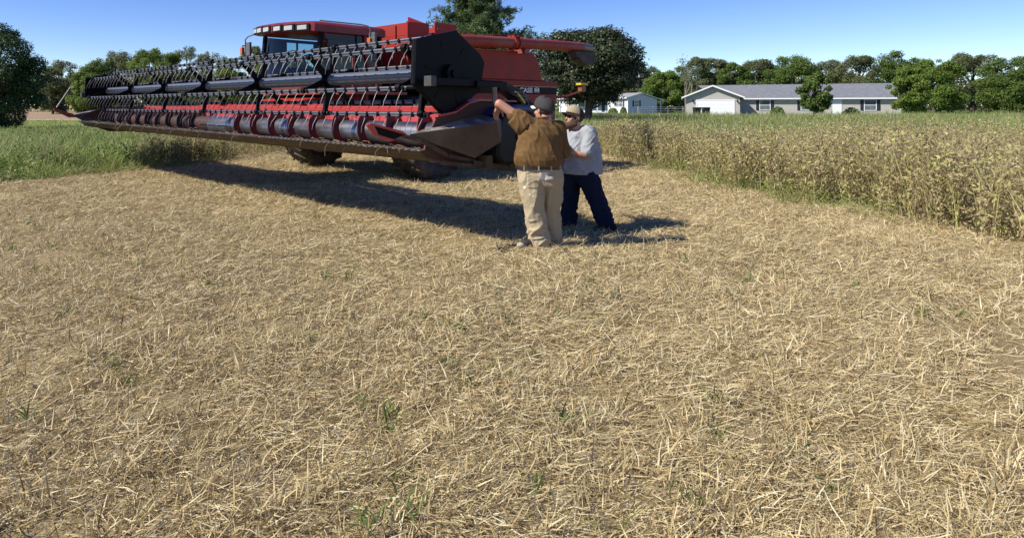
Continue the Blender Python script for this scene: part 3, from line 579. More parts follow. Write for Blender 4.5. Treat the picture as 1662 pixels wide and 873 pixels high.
    m_.bar(V(5.62, -4.60, 2.3), V(5.62, -4.60, 3.76), 0.06, 0.03, (1, 0, 0)); m_.bar(V(6.05, -4.60, 2.6), V(6.05, -4.60, 3.7), 0.05, 0.03, (1, 0, 0))
    m_.build('grain_tank', M['red'], P, bevel=0.01)
    # side panel, stripe, lower panel, ledge
    s = 5.2
    up = [(-4.7, 2.42), (-4.7, 3.12), (-6.4, 3.18), (-8.85, 3.24), (-9.05, 3.22), (-9.25, 3.05), (-9.40, 2.75), (-9.50, 2.42)]
    m_ = MB(); m_.prism([V(s, a, h) for a, h in up], (0, -3.9, 0)); sp = m_.build('side_panel', M['sidered'], P, bevel=0.03)
    m_ = MB(); m_.box(V(s - 0.03, -4.6, 2.275), V(s + 3.9, -10.2, 2.42)); m_.build('side_ledge', M['sidered'], P, bevel=0.012)
    m_ = MB(); m_.box(V(s - 0.012, -4.6, 2.07), V(s + 3.9, -10.2, 2.262)); st = m_.build('side_stripe', M['black'], P, bevel=0.004)
    m_ = MB(); m_.box(V(s - 0.034, -4.6, 2.258), V(s + 0.05, -10.2, 2.274)); m_.build('stripe_edge', M['cream'], st)
    m_ = MB(); m_.prism([V(s - 0.02, a, h) for a, h in ((-6.3, 2.066), (-6.9, 1.55), (-9.0, 1.50), (-10.0, 1.66), (-10.2, 1.95), (-10.2, 2.066))], (0, -3.9, 0)); m_.build('lower_panel', M['sidered'], P, bevel=0.02)
    m_ = MB(); m_.box(V(5.6, -9.6, 2.42), V(8.7, -10.1, 2.52)); m_.box(V(5.5, -9.9, 1.3), V(8.9, -10.6, 2.2)); m_.build('straw_hood', M['reddark'], P, bevel=0.03)
    m_ = MB(); m_.tube([V(5.3, -9.75, 2.42), V(5.3, -9.75, 2.50), V(5.3, -10.05, 2.50)], 0.02, 7); m_.box(V(5.4, -9.8, 2.42), V(5.3, -9.95, 2.53)); m_.build('work_light', M['steeldirty'], P)
    # lettering: on the dark stripe
    fc = bpy.data.curves.new('stripe_lettering', 'FONT'); fc.body = 'CASE'; fc.size = 0.20; fc.extrude = 0.004; fc.offset = 0.006; fc.space_character = 1.02
    fo = bpy.data.objects.new('stripe_lettering', fc); C.objects.link(fo)
    bpy.context.view_layer.update(); me = bpy.data.meshes.new_from_object(fo.evaluated_get(bpy.context.evaluated_depsgraph_get()))
    bpy.data.objects.remove(fo); me.materials.clear(); me.materials.append(M['decalwhite'])
    xs = [v.co.x for v in me.vertices]; x0 = min(xs); wd = max(xs) - x0
    a_start, a_len = -8.42, 0.60
    # text runs from the front of the machine to the rear as seen from the near side
    for v in me.vertices:
        x, y, z = v.co; p = V(s - 0.017 - z, a_start - (x - x0) / wd * a_len, 2.098 + y * 0.93); v.co = p
    me.polygons.foreach_set('material_index', [0] * len(me.polygons)); bm = bmesh.new(); bm.from_mesh(me); bmesh.ops.recalc_face_normals(bm, faces=bm.faces); bm.to_mesh(me); bm.free()
    lo = bpy.data.objects.new('stripe_lettering', me); C.objects.link(lo); lo.parent = st
    m_ = MB(); g0 = -9.10; q = lambda a0, a1, h0, h1: m_.box(V(s - 0.016, g0 - a0, h0), V(s - 0.022, g0 - a1, h1))
    q(0, 0.05, 2.10, 2.235); q(0.17, 0.22, 2.10, 2.235); q(0.05, 0.085, 2.15, 2.185); q(0.135, 0.17, 2.15, 2.185); q(0.093, 0.127, 2.10, 2.25); q(0.075, 0.145, 2.235, 2.25)
    m_.build('stripe_emblem', M['decalwhite'], st)
    # unloading auger, folded to the rear
    s = 5.0
    m_ = MB(); m_.tube([V(s + 0.35, -4.85, 2.35), V(s + 0.30, -4.88, 3.0), V(s + 0.22, -4.98, 3.22), V(s + 0.08, -5.25, 3.31), V(s, -5.6, 3.325), V(s, -8.0, 3.405)], 0.15, 20)
    ua = m_.build('unloading_auger', M['augerred'], P, smooth=True)
    m_ = MB(); m_.tube([V(s, -7.90, 3.40), V(s, -10.75, 3.475), V(s, -11.2, 3.48)], [0.145, 0.142, 0.135], 20); m_.build('auger_outer_tube', M['augerred'], ua, smooth=True)
    m_ = MB(); m_.tube([V(s, -7.80, 3.40), V(s, -7.86, 3.402)], 0.19, 20); m_.tube([V(s, -8.0, 3.405), V(s, -8.06, 3.407)], 0.185, 20); m_.box(V(s - 0.1, -7.8, 3.55), V(s + 0.1, -8.1, 3.60)); m_.build('auger_clamp', M['red'], ua, smooth=True)
    m_ = MB(); m_.box(V(s - 0.05, -8.35, 3.15), V(s + 0.3, -8.55, 3.27)); m_.build('auger_rest', M['reddark'], ua)
    m_ = MB(); m_.tube([V(s, -11.18, 3.48), V(s, -11.66, 3.45)], [0.136, 0.142], 18); m_.build('auger_collar', M['steeldirty'], ua, smooth=True)
    m_ = MB(); m_.prism([V(s - 0.15, a, h) for a, h in ((-10.55, 3.33), (-11.2, 3.36), (-11.7, 3.40), (-11.82, 3.22), (-11.80, 3.02), (-11.3, 2.92), (-10.85, 3.08))], (0, -0.30, 0)); m_.build('auger_spout', M['spout'], ua, bevel=0.06)
    m_ = MB(); m_.tube([V(s, -5.0, 3.56), V(s, -6.3, 3.54), V(s, -7.85, 3.60)], 0.012, 6); m_.build('auger_hose', M['reddark'], ua)
    # rear lamp on an arm
    m_ = MB(); m_.tube([V(5.3, -10.2, 1.95), V(5.15, -10.7, 2.02), V(5.1, -11.3, 2.16)], 0.03, 8); arm = m_.build('rear_lamp_arm', M['reddark'], P, smooth=True)
    m_ = MB(); m_.box(V(5.17, -11.27, 2.15), V(5.03, -11.50, 2.33)); m_.build('rear_lamp', M['lampbrown'], arm, bevel=0.02)
    m_ = MB(); m_.box(V(5.19, -11.2, 2.345), V(5.01, -11.58, 2.41)); m_.build('lamp_cap', M['yellow'], arm, bevel=0.01)
build_body()

# ------------------------------------------------------------------ houses, fence, bins, pole
GZ = 0.35
def make_lawn_bank():
    m_ = MB(); m_.add([(9, 60, -0.1), (420, 60, -0.1), (420, 74, GZ), (9, 74, GZ), (420, 300, GZ), (9, 300, GZ)], [(0, 1, 2, 3), (3, 2, 4, 5)])
    o = m_.build('lawn', G_lawn); o['kind'] = 'structure'
bpy.data.objects.remove(bpy.data.objects['lawn']); make_lawn_bank()

def sidingmat(name, col, pitch=0.16):
    m, nt, b = newmat(name); N = nt.nodes; L = nt.links
    tc = N.new('ShaderNodeTexCoord'); w = N.new('ShaderNodeTexWave'); w.wave_type = 'BANDS'; w.bands_direction = 'Z'; w.wave_profile = 'SAW'
    w.inputs['Scale'].default_value = 2 * math.pi / pitch / 20 * 1.0; L.new(tc.outputs['Object'], w.inputs['Vector'])
    bp = N.new('ShaderNodeBump'); bp.inputs['Strength'].default_value = 0.6; bp.inputs['Distance'].default_value = 0.02; L.new(w.outputs[0], bp.inputs['Height']); L.new(bp.outputs[0], b.inputs['Normal'])
    nz = N.new('ShaderNodeTexNoise'); nz.inputs['Scale'].default_value = 1.3; L.new(tc.outputs['Object'], nz.inputs['Vector'])
    mx = N.new('ShaderNodeMix'); mx.data_type = 'RGBA'; mx.inputs[6].default_value = lin(col); mx.inputs[7].default_value = lin(tuple(c * 0.85 for c in col))
    L.new(nz.outputs[0], mx.inputs[0]); L.new(mx.outputs[2], b.inputs['Base Color']); b.inputs['Roughness'].default_value = 0.6
    return m
M['siding'] = sidingmat('pale_grey_siding', (0.66, 0.66, 0.68)); M['sidingtan'] = sidingmat('stone_grey_siding', (0.50, 0.47, 0.42))
M['trim'] = mat('white_trim', (0.80, 0.80, 0.80), 0.5, 0, (0.7, 0.7, 0.69), 3, 0.4)
M['shingle'] = mat('grey_shingles', (0.13, 0.14, 0.16), 0.85, 0, (0.19, 0.19, 0.20), 2.5, 0.8, 0.3, 12)
M['shinglelt'] = mat('light_grey_shingles', (0.26, 0.26, 0.27), 0.85, 0, (0.2, 0.2, 0.2), 2.5, 0.8, 0.3, 12)
M['shutter'] = mat('dark_shutter', (0.02, 0.022, 0.03), 0.5)
M['pane'] = mat('window_glass', (0.10, 0.12, 0.14), 0.08, 0, (0.25, 0.26, 0.27), 2, 0.5)
M['door'] = mat('white_garage_door', (0.82, 0.82, 0.82), 0.45, 0, (0.75, 0.75, 0.74), 2, 0.4)
M['soffit'] = mat('brown_soffit', (0.10, 0.085, 0.075), 0.7)
M['bin'] = mat('dark_bin_plastic', (0.012, 0.014, 0.013), 0.5)
M['rail'] = mat('galvanised_rail', (0.45, 0.45, 0.44), 0.5, 0.3)
M['wood'] = mat('weathered_post', (0.22, 0.18, 0.14), 0.85)

def window(P, c, ux, nrm, w, h, shutters=True):
    """double hung window: frame, pane, muntins; c centre on the wall, ux along the wall, nrm outwards"""
    c = Vector(c); ux = Vector(ux); n = Vector(nrm); z = Vector((0, 0, 1))
    def slab(x0, x1, z0, z1, o0, o1, mb):
        q = lambda o: [c + ux * x0 + z * z0 + n * o, c + ux * x1 + z * z0 + n * o, c + ux * x1 + z * z1 + n * o, c + ux * x0 + z * z1 + n * o]
        mb.hull8(q(o0), q(o1))
    m_ = MB(); t = 0.07
    slab(-w / 2 - t, -w / 2, -h / 2 - t, h / 2 + t, 0.0, 0.06, m_); slab(w / 2, w / 2 + t, -h / 2 - t, h / 2 + t, 0.0, 0.06, m_)
    slab(-w / 2, w / 2, h / 2, h / 2 + t, 0.0, 0.058, m_); slab(-w / 2, w / 2, -h / 2 - t, -h / 2, 0.0, 0.075, m_); slab(-w / 2, w / 2, -0.03, 0.03, 0.0, 0.05, m_)
    f = m_.build('window', M['trim'], P)
    m_ = MB(); slab(-w / 2, w / 2, -h / 2, h / 2, 0.004, 0.02, m_); m_.build('pane', M['pane'], f)
    if shutters:
        for sg in (-1, 1):
            m_ = MB(); x0 = sg * (w / 2 + t + 0.03); x1 = sg * (w / 2 + t + 0.36); slab(min(x0, x1), max(x0, x1), -h / 2 - 0.05, h / 2 + 0.05, 0.002, 0.04, m_); m_.build('shutter', M['shutter'], f)

def white_house():
    c0 = Vector((419 / F * 120, 120.0, GZ)); yaw = math.atan2(0.3, 0.954)
    P = empty('house', c0, 'low white sided house with dark shutters and grey roof beside the dark round tree', 'house', yaw)
    # local: x along the gable to the right, y along the long wall away from the camera
    Wd, Ln = 6.6, 22.0
    m_ = MB(); m_.prism([(0, 0, 0), (Wd, 0, 0), (Wd, 0, 2.62), (3.0, 0, 3.62), (0, 0, 2.85)], (0, Ln, 0)); m_.build('wall', M['siding'], P)
    m_ = MB()
    m_.prism([(-0.45, -0.3, 2.80), (3.0, -0.3, 3.70), (3.0, -0.3, 3.84), (-0.5, -0.3, 2.92)], (0, Ln + 0.6, 0))
    m_.prism([(3.003, -0.3, 3.70), (7.9, -0.3, 2.32), (7.9, -0.3, 2.46), (3.003, -0.3, 3.84)], (0, Ln + 0.6, 0)); rf = m_.build('roof', M['shinglelt'], P)
    m_ = MB(); m_.prism([(-0.5, -0.34, 2.78), (3.0, -0.34, 3.68), (7.95, -0.34, 2.30), (7.95, -0.34, 2.42), (3.0, -0.34, 3.82), (-0.5, -0.34, 2.91)], (0, 0.036, 0)); m_.box((-0.54, -0.3, 2.74), (-0.50, Ln, 2.90)); m_.build('fascia', M['trim'], rf)
    m_ = MB(); m_.box((-0.05, -0.05, 0), (0.16, 0.16, 2.8)); m_.build('corner_board', M['trim'], P)
    window(P, (1.95, 0, 1.78), (1, 0, 0), (0, -1, 0), 0.95, 1.05)
    for y in (1.9, 3.25): window(P, (0, y, 1.85), (0, 1, 0), (-1, 0, 0), 1.05, 1.15, y < 2)
    for y in (9.5, 14): window(P, (0, y, 1.85), (0, 1, 0), (-1, 0, 0), 0.95, 1.15)
    m_ = MB(); m_.box((0.0 - 0.05, 6.6, 0.2), (-0.01, 7.5, 2.2)); m_.build('door', M['shutter'], P)
    for y in (6.2, 9.2, 12.4, 15.6, 18.6):
        m_ = MB(); m_.box((-2.0, y, 0), (-1.84, y + 0.16, 2.55)); m_.box((-2.05, y - 0.05, 0), (-1.79, y + 0.21, 0.15)); m_.build('porch_post', M['trim'], P)
    m_ = MB(); m_.prism([(-0.44, 5.9, 2.795), (-2.3, 5.9, 2.56), (-2.3, 5.9, 2.66), (-0.52, 5.9, 2.925)], (0, 13.2, 0)); m_.build('porch_roof', M['shinglelt'], P)
    for y in (0.2, 6.0):
        m_ = MB(); m_.box((7.6, y, 0), (7.72, y + 0.12, 2.4)); m_.build('carport_post', M['trim'], P)
white_house()

def garage_house():
    c0 = Vector((513 / F * 85, 85.0, GZ))
    P = empty('house', c0, 'stone grey house with a white double garage door under a low gable', 'house', -math.atan(513 / F))
    Wd = 6.2
    m_ = MB(); m_.prism([(0, 0, 0), (Wd, 0, 0), (Wd, 0, 2.55), (Wd / 2, 0, 3.88), (0, 0, 2.55)], (0, 7, 0)); m_.box((Wd + 0.002, 3.0, 0), (Wd + 17, 11, 2.4)); m_.build('wall', M['sidingtan'], P)
    m_ = MB(); e = 0.45
    def slope(x0, z0, x1, z1, y0, ln): m_.prism([(x0, y0, z0), (x1, y0, z1), (x1, y0, z1 + 0.12), (x0, y0, z0 + 0.12)], (0, ln, 0))
    sl_ = 1.33 / (Wd / 2)
    slope(-e, 2.57 - e * sl_, Wd / 2, 3.90, -e, 8.5); slope(Wd / 2 + 0.003, 3.90, Wd + e, 2.57 - e * sl_, -e, 8.5)
    x0, x1 = 1.5, Wd + 17.5
    m_.add([(x0 + 2.0, 2.6, 2.33), (x1, 2.6, 2.33), (x1, 7.0, 4.22), (x0, 7.0, 4.22), (x1, 11.6, 2.33), (x0, 11.6, 2.33)], [(0, 1, 2, 3), (3, 2, 4, 5)])
    rf = m_.build('roof', M['shingle'], P)
    m_ = MB(); y = -e - 0.03
    m_.prism([(-e - 0.05, y, 2.51 - e * sl_), (Wd / 2, y, 3.86), (Wd / 2, y, 4.05), (-e - 0.05, y, 2.70 - e * sl_)], (0, 0.028, 0)); m_.prism([(Wd / 2 + 0.002, y, 3.86), (Wd + e + 0.05, y, 2.51 - e * sl_), (Wd + e + 0.05, y, 2.70 - e * sl_), (Wd / 2 + 0.002, y, 4.05)], (0, 0.028, 0)); m_.box((-e - 0.05, -e, 2.2), (-e - 0.01, 7.9, 2.37)); m_.box((Wd + e + 0.06, 2.55, 2.2), (Wd + 17.4, 2.59, 2.36))
    m_.build('fascia', M['trim'], rf)
    m_ = MB(); m_.add([(-e, -e, 2.55 - e * sl_), (Wd / 2, -e, 3.88), (Wd / 2, -0.01, 3.88), (-e, -0.01, 2.55 - e * sl_), (Wd + e, -e, 2.55 - e * sl_), (Wd + e, -0.01, 2.55 - e * sl_)], [(0, 1, 2, 3), (1, 4, 5, 2)]); m_.build('soffit', M['soffit'], rf)
    m_ = MB()
    for k in range(4): m_.box((1.32, -0.03, 0.02 + k * 0.51), (5.5, -0.004, 0.52 + k * 0.51))
    gd = m_.build('garage_door', M['door'], P, bevel=0.01)
    m_ = MB(); m_.box((1.2, -0.05, 0), (1.315, -0.002, 2.17)); m_.box((5.505, -0.05, 0), (5.62, -0.002, 2.17)); m_.box((1.315, -0.05, 2.065), (5.505, -0.002, 2.17)); m_.build('door_frame', M['trim'], gd)
    for x in (0.85, 5.9):
        m_ = MB(); m_.box((x - 0.05, -0.03, 1.95), (x + 0.05, -0.002, 2.15)); m_.tube([(x, -0.03, 2.1), (x, -0.15, 2.12), (x, -0.15, 2.06)], 0.015, 6); m_.tube([(x, -0.15, 2.05), (x, -0.15, 1.8)], [0.09, 0.06], 8); m_.build('wall_lantern', M['bin'], P)
    for x in (Wd + 3, Wd + 7.5, Wd + 14): window(P, (x, 3.0, 1.45), (1, 0, 0), (0, -1, 0), 1.1, 1.2)
    m_ = MB(); m_.box((Wd + 10.2, 2.96, 0.1), (Wd + 11.15, 2.998, 2.15)); m_.build('door', M['trim'], P)
garage_house()

def bins():
    def one(px, label):
        p = at(px, CY, 81.5); P = empty('trash_bin', (p.x, p.y, GZ), label, 'trash bin', 0, 'trash bins by the garage door')
        m_ = MB(); q = lambda w, y0, y1, z: [(-w, y0, z), (w, y0, z), (w, y1, z), (-w, y1, z)]; m_.hull8(q(0.30, -0.26, 0.26, 0.08), q(0.38, -0.36, 0.34, 1.10)); m_.box((-0.40, -0.37, 1.06), (0.40, -0.35, 1.12)); m_.build('bin_body', M['bin'], P, bevel=0.02)
        m_ = MB(); m_.hull8(q(0.41, -0.41, 0.37, 1.125), q(0.36, -0.34, 0.32, 1.20)); m_.tube([(-0.3, 0.40, 1.10), (0.3, 0.40, 1.10)], 0.02, 6); m_.build('lid', M['bin'], P, bevel=0.015)
        for sx in (-0.3, 0.3):
            m_ = MB(); m_.tube([(sx - 0.03, 0.25, 0.14), (sx + 0.03, 0.25, 0.14)], 0.14, 12); m_.build('wheel', M['rubber'], P)
    one(1131, 'dark wheeled trash bin standing before the left edge of the white garage door')
    one(1145.5, 'dark wheeled trash bin nearer the middle of the white garage door')
bins()
def fence():
    P = empty('rail_fence', (53.0, 112, GZ), 'low pale rail fence between the white house and the garage', 'fence')
    m_ = MB()
    for z in (0.45, 0.85, 1.15): m_.tube([(-6.5, 0, z), (9.0, 0, z)], 0.035, 6)
    m_.build('rail', M['rail'], P)
    for x in np.arange(-6.5, 9.1, 2.58):
        m_ = MB(); m_.tube([(x, 0.06, -0.05), (x, 0.06, 1.3)], 0.06, 7); m_.build('fence_post', M['rail'], P)
fence()
# ------------------------------------------------------------------ trees
M['bark'] = mat('grey_brown_bark', (0.10, 0.08, 0.06), 0.9, 0, (0.05, 0.04, 0.03), 3, 0.8, 0.4, 12)
M['barkpale'] = mat('pale_dead_bark', (0.24, 0.21, 0.165), 0.9, 0, (0.14, 0.12, 0.09), 3, 0.7, 0.4, 12)
LF = {
 'green': leafmat('green_leaves', [(0.054, 0.100, 0.021), (0.100, 0.169, 0.034), (0.153, 0.223, 0.050), (0.199, 0.245, 0.061)]),
 'bright': leafmat('fresh_green_leaves', [(0.086, 0.155, 0.025), (0.136, 0.222, 0.037), (0.192, 0.266, 0.049), (0.235, 0.278, 0.062)]),
 'olive': leafmat('olive_leaves', [(0.077, 0.101, 0.040), (0.131, 0.162, 0.061), (0.184, 0.208, 0.085), (0.230, 0.230, 0.116)]),
 'grey': leafmat('greyish_leaves', [(0.107, 0.135, 0.073), (0.169, 0.199, 0.107), (0.245, 0.268, 0.153)]),
 'dark': leafmat('dark_cedar_leaves', [(0.014, 0.036, 0.014), (0.029, 0.066, 0.023), (0.050, 0.102, 0.034), (0.084, 0.144, 0.041)], trans=0.25),
 'magnolia': leafmat('glossy_dark_leaves', [(0.016, 0.030, 0.012), (0.027, 0.046, 0.016), (0.043, 0.062, 0.024), (0.095, 0.081, 0.041)], rough=0.5, trans=0.12, spec=0.3),
 'pine': leafmat('pine_needles', [(0.042, 0.084, 0.033), (0.084, 0.146, 0.052), (0.142, 0.199, 0.071), (0.189, 0.226, 0.094)], trans=0.4),
}
def tree(name, label, px, top, Z, half, pal, seed, n=7000, leaf=0.42, shape='round', low=0.12, lobes=26, fill=1.0, bark='bark', group=None, base=0.0, flat=0.8):
    rng = np.random.default_rng(seed); p = at(px, CY, Z); H = HC + (CY - top) / F * Z - base; W = half / F * Z
    P = empty(name, (p.x, p.y, base), label, 'tree', 0, group)
    z0 = H * low
    def env(u):                                              # crown radius by relative height
        if shape == 'round': return np.sqrt(np.clip(1 - (2 * u - 0.92) ** 2 / 1.18, 0.03, 1))
        if shape == 'umbrella': return np.clip(0.38 + 0.62 * u / 0.32, 0, 1) * np.sqrt(np.clip(1.06 - np.clip((u - 0.3) / 0.72, 0, 1) ** 2, 0.05, 1))
        if shape == 'cone': return np.clip(1.02 - u, 0.05, 1) ** 0.62 * np.clip(u * 6 + 0.62, 0, 1)
        return np.clip(np.sin(np.pi * np.clip(u * 0.86 + 0.12, 0, 1)), 0.05, 1)
    u = rng.uniform(0.03, 0.97, lobes); th = rng.uniform(0, 2 * np.pi, lobes); e = env(u)
    lr = W * (0.12 + 0.24 * rng.random(lobes) ** 1.3) * (0.6 + 0.4 * e)
    rad = np.clip(W * e - lr * 0.6, 0, None) * np.sqrt(rng.uniform(0.12, 1.0, lobes)) * rng.uniform(0.85, 1.10, lobes)
    lc = np.stack([rad * np.cos(th), rad * np.sin(th), z0 + u * (H - z0)], 1)
    lc[:, 2] = np.minimum(lc[:, 2], H - lr * flat * 0.85)
    w = lr ** 2; idx = rng.choice(lobes, n, p=w / w.sum())
    dr = unit(rng.normal(size=(n, 3)) + np.array([0, 0, 0.25])); r = lr[idx] * (rng.uniform(0.25, 1.0, n) ** 0.55)
    r *= 1 + 0.22 * np.sin(dr[:, 0] * 9 + idx) * np.cos(dr[:, 2] * 8 + idx * 2)
    pos = lc[idx] + dr * r[:, None] * np.array([1, 1, flat]) + rng.normal(0, leaf * 0.35, (n, 3))
    k = rng.random(n) < fill; pos, dr = pos[k], dr[k]
    pos[:, 2] = np.maximum(pos[:, 2], 0.12)
    q = leafquads(pos, dr + rng.normal(0, 0.55, dr.shape) + np.array([0, 0, 0.2]), leaf * rng.uniform(0.6, 1.35, len(pos)), rng)
    soup('crown', q, 4, LF[pal], P)
    m_ = MB(); tr = max(0.12, W * 0.055); bend = rng.normal(0, 0.03 * H, 2)
    tp = [Vector((0, 0, -0.1)), Vector((bend[0] * 0.3, bend[1] * 0.3, H * 0.25)), Vector((bend[0], bend[1], H * 0.55)), Vector((bend[0] * 1.2, bend[1], H * 0.86))]
    m_.tube(tp, [tr * 1.35, tr, tr * 0.65, tr * 0.15], 9)
    for j in rng.choice(lobes, min(lobes, 14), replace=False):
        c = Vector(lc[j]); st = max(H * 0.14, min(c.z * 0.62, H * 0.7)); f_ = st / H
        s_ = tp[0].lerp(tp[3], f_); s_ = Vector((bend[0] * f_ * 1.3, bend[1] * f_ * 1.3, st)); mid = s_.lerp(c, 0.55) + Vector((0, 0, -0.04 * H))
        m_.tube([s_, mid, c], [tr * 0.45, tr * 0.25, tr * 0.08], 6)
    m_.build('trunk', M[bark], P, smooth=True)
    return P
def pine():
    Z = 58; p = at(772, CY, Z); rng = np.random.default_rng(5); H = HC + (CY + 45) / F * Z
    P = empty('pine_tree', (p.x, p.y, 0), 'tall pine with layered needle clumps rising behind the red grain tank', 'tree')
    m_ = MB(); m_.tube([(0, 0, -0.1), (0.1, 0, H * 0.5), (0, 0.1, H * 0.97)], [0.26, 0.17, 0.03], 9)
    cs, ns = [], []
    for lev in np.arange(5.6, H, 0.42):
        f = (lev - 5.6) / (H - 5.6); rmax = 6.0 * (1 - f) ** 0.8 * (0.75 + 0.4 * rng.random()) + 0.35
        for b in range(9):
            a = rng.uniform(0, 2 * np.pi); ln = rmax * rng.uniform(0.55, 1.0); rise = rng.uniform(-0.05, 0.28)
            end = np.array([math.cos(a) * ln, math.sin(a) * ln, lev + ln * rise + 0.12 * ln])
            m_.tube([(0, 0, lev), (end[0] * .5, end[1] * .5, lev + ln * rise * 0.4), tuple(end)], [0.055, 0.035, 0.012], 5)
            nt_ = int(8 + 6 * ln)
            for k in range(nt_):
                t = 0.35 + 0.65 * rng.random(); c = np.array([0, 0, lev]) * (1 - t) + end * t + rng.normal(0, 0.16 + 0.05 * ln, 3) * np.array([1, 1, 0.5])
                kk = 11; d = unit(rng.normal(size=(kk, 3)) + np.array([0, 0, 0.5]))
                cs.append(c + d * 0.13); ns.append(np.concatenate([d], 0))
    c = np.concatenate(cs); d = np.concatenate(ns); n = len(c)
    t = unit(np.cross(d, rng.normal(size=(n, 3)))); ln = rng.uniform(0.14, 0.28, n)[:, None]; w = 0.03
    q = np.stack([c - d * ln * 0.5 - t * w, c - d * ln * 0.5 + t * w, c + d * ln + t * w * .6, c + d * ln - t * w * .6], 1)
    soup('crown', q, 4, LF['pine'], P); m_.build('trunk', M['bark'], P, smooth=True)
def bare_tree(px, top, Z, seed, label):
    rng = np.random.default_rng(seed); p = at(px, CY, Z); H = HC + (CY - top) / F * Z
    P = empty('dead_tree', (p.x, p.y, GZ), label, 'tree'); m_ = MB(); tips = []
    def grow(s, d, ln, r, dep):
        e = s + d * ln; mid = s.lerp(e, 0.5) + Vector(rng.normal(0, ln * 0.05, 3)); m_.tube([s, mid, e], [r, r * 0.8, r * 0.55], 6); tips.append(e)
        if dep == 0: return
        for k in range(3):
            nd = (d + Vector(rng.normal(0, 0.42, 3)) + Vector((0, 0, 0.45))).normalized(); grow(s.lerp(e, rng.uniform(0.5, 1.0)), nd, ln * rng.uniform(0.35, 0.55), r * 0.55, dep - 1)
    grow(Vector((0, 0, -0.1)), Vector((rng.normal(0, .05), 0, 1)).normalized(), H * 0.62, 0.13, 3)
    m_.build('trunk', M['barkpale'], P, smooth=True)
    t = np.array([tuple(v) for v in tips if v.z > H * 0.5]); idx = rng.choice(len(t), 500); pos = t[idx] + rng.normal(0, 0.5, (500, 3))
    soup('crown', leafquads(pos, rng.normal(size=(500, 3)), 0.28 * rng.uniform(.6, 1.3, 500), rng), 4, LF['grey'], P)

tree('cedar_tree', 'dark dense feathery tree at the left edge, foliage down to the grass', 4, 40, 46, 76, 'dark', 17, 62000, 0.135, 'oval', 0.02, 135)
tree('magnolia_tree', 'dark glossy broad tree behind the combine unloading spout', 954, 49, 50, 97, 'magnolia', 12, 62000, 0.19, 'umbrella', 0.29, 150, flat=0.62)
pine()
GL = 'trees along the far left tree line'
for i, (px, top, Z, half, pal, n, fill, lab, nm) in enumerate([
    (86, 112, 132, 24, 'olive', 4500, 0.9, 'small grey green tree just right of the dark feathery tree', 'oak_tree'),
    (101, 99, 150, 30, 'grey', 6000, 0.8, 'rounded greyish tree above the thin white rod', 'oak_tree'),
    (135, 118, 118, 22, 'bright', 5000, 0.95, 'yellow green tree left of the reel far end', 'maple_tree'),
    (160, 100, 126, 30, 'green', 6500, 0.95, 'mid green tree directly behind the reel far end', 'maple_tree'),
    (192, 84, 140, 42, 'olive', 8000, 0.95, 'broad olive tree above the reel far end', 'oak_tree'),
    (243, 79, 120, 36, 'bright', 8500, 1.0, 'fresh green tree, tallest bright crown on the left', 'maple_tree'),
    (283, 88, 128, 26, 'green', 6000, 0.95, 'green tree right of the tallest bright crown', 'maple_tree'),
    (304, 76, 142, 30, 'grey', 5500, 0.6, 'thin grey green tree with sky showing through its top', 'ash_tree'),
    (343, 84, 140, 28, 'grey', 5200, 0.55, 'loose airy tree left of the orange mirror lamp', 'ash_tree'),
    (371, 96, 118, 26, 'bright', 6000, 0.95, 'low bright tree showing between the reel bats', 'maple_tree'),
    (410, 74, 128, 24, 'olive', 5500, 0.75, 'tree seen through the gap below the left cab mirror', 'oak_tree'),
    (440, 90, 120, 30, 'green', 6000, 0.95, 'green tree mostly hidden behind the cab windscreen', 'maple_tree'),
    (482, 84, 125, 30, 'olive', 5000, 0.9, 'tree seen only through the cab glass', 'oak_tree')]):
    tree(nm, lab, px, top, Z, half * 1.28, pal, 100 + i, int(n * 4.2), 0.29, 'round', 0.05, 60, fill, group=GL)

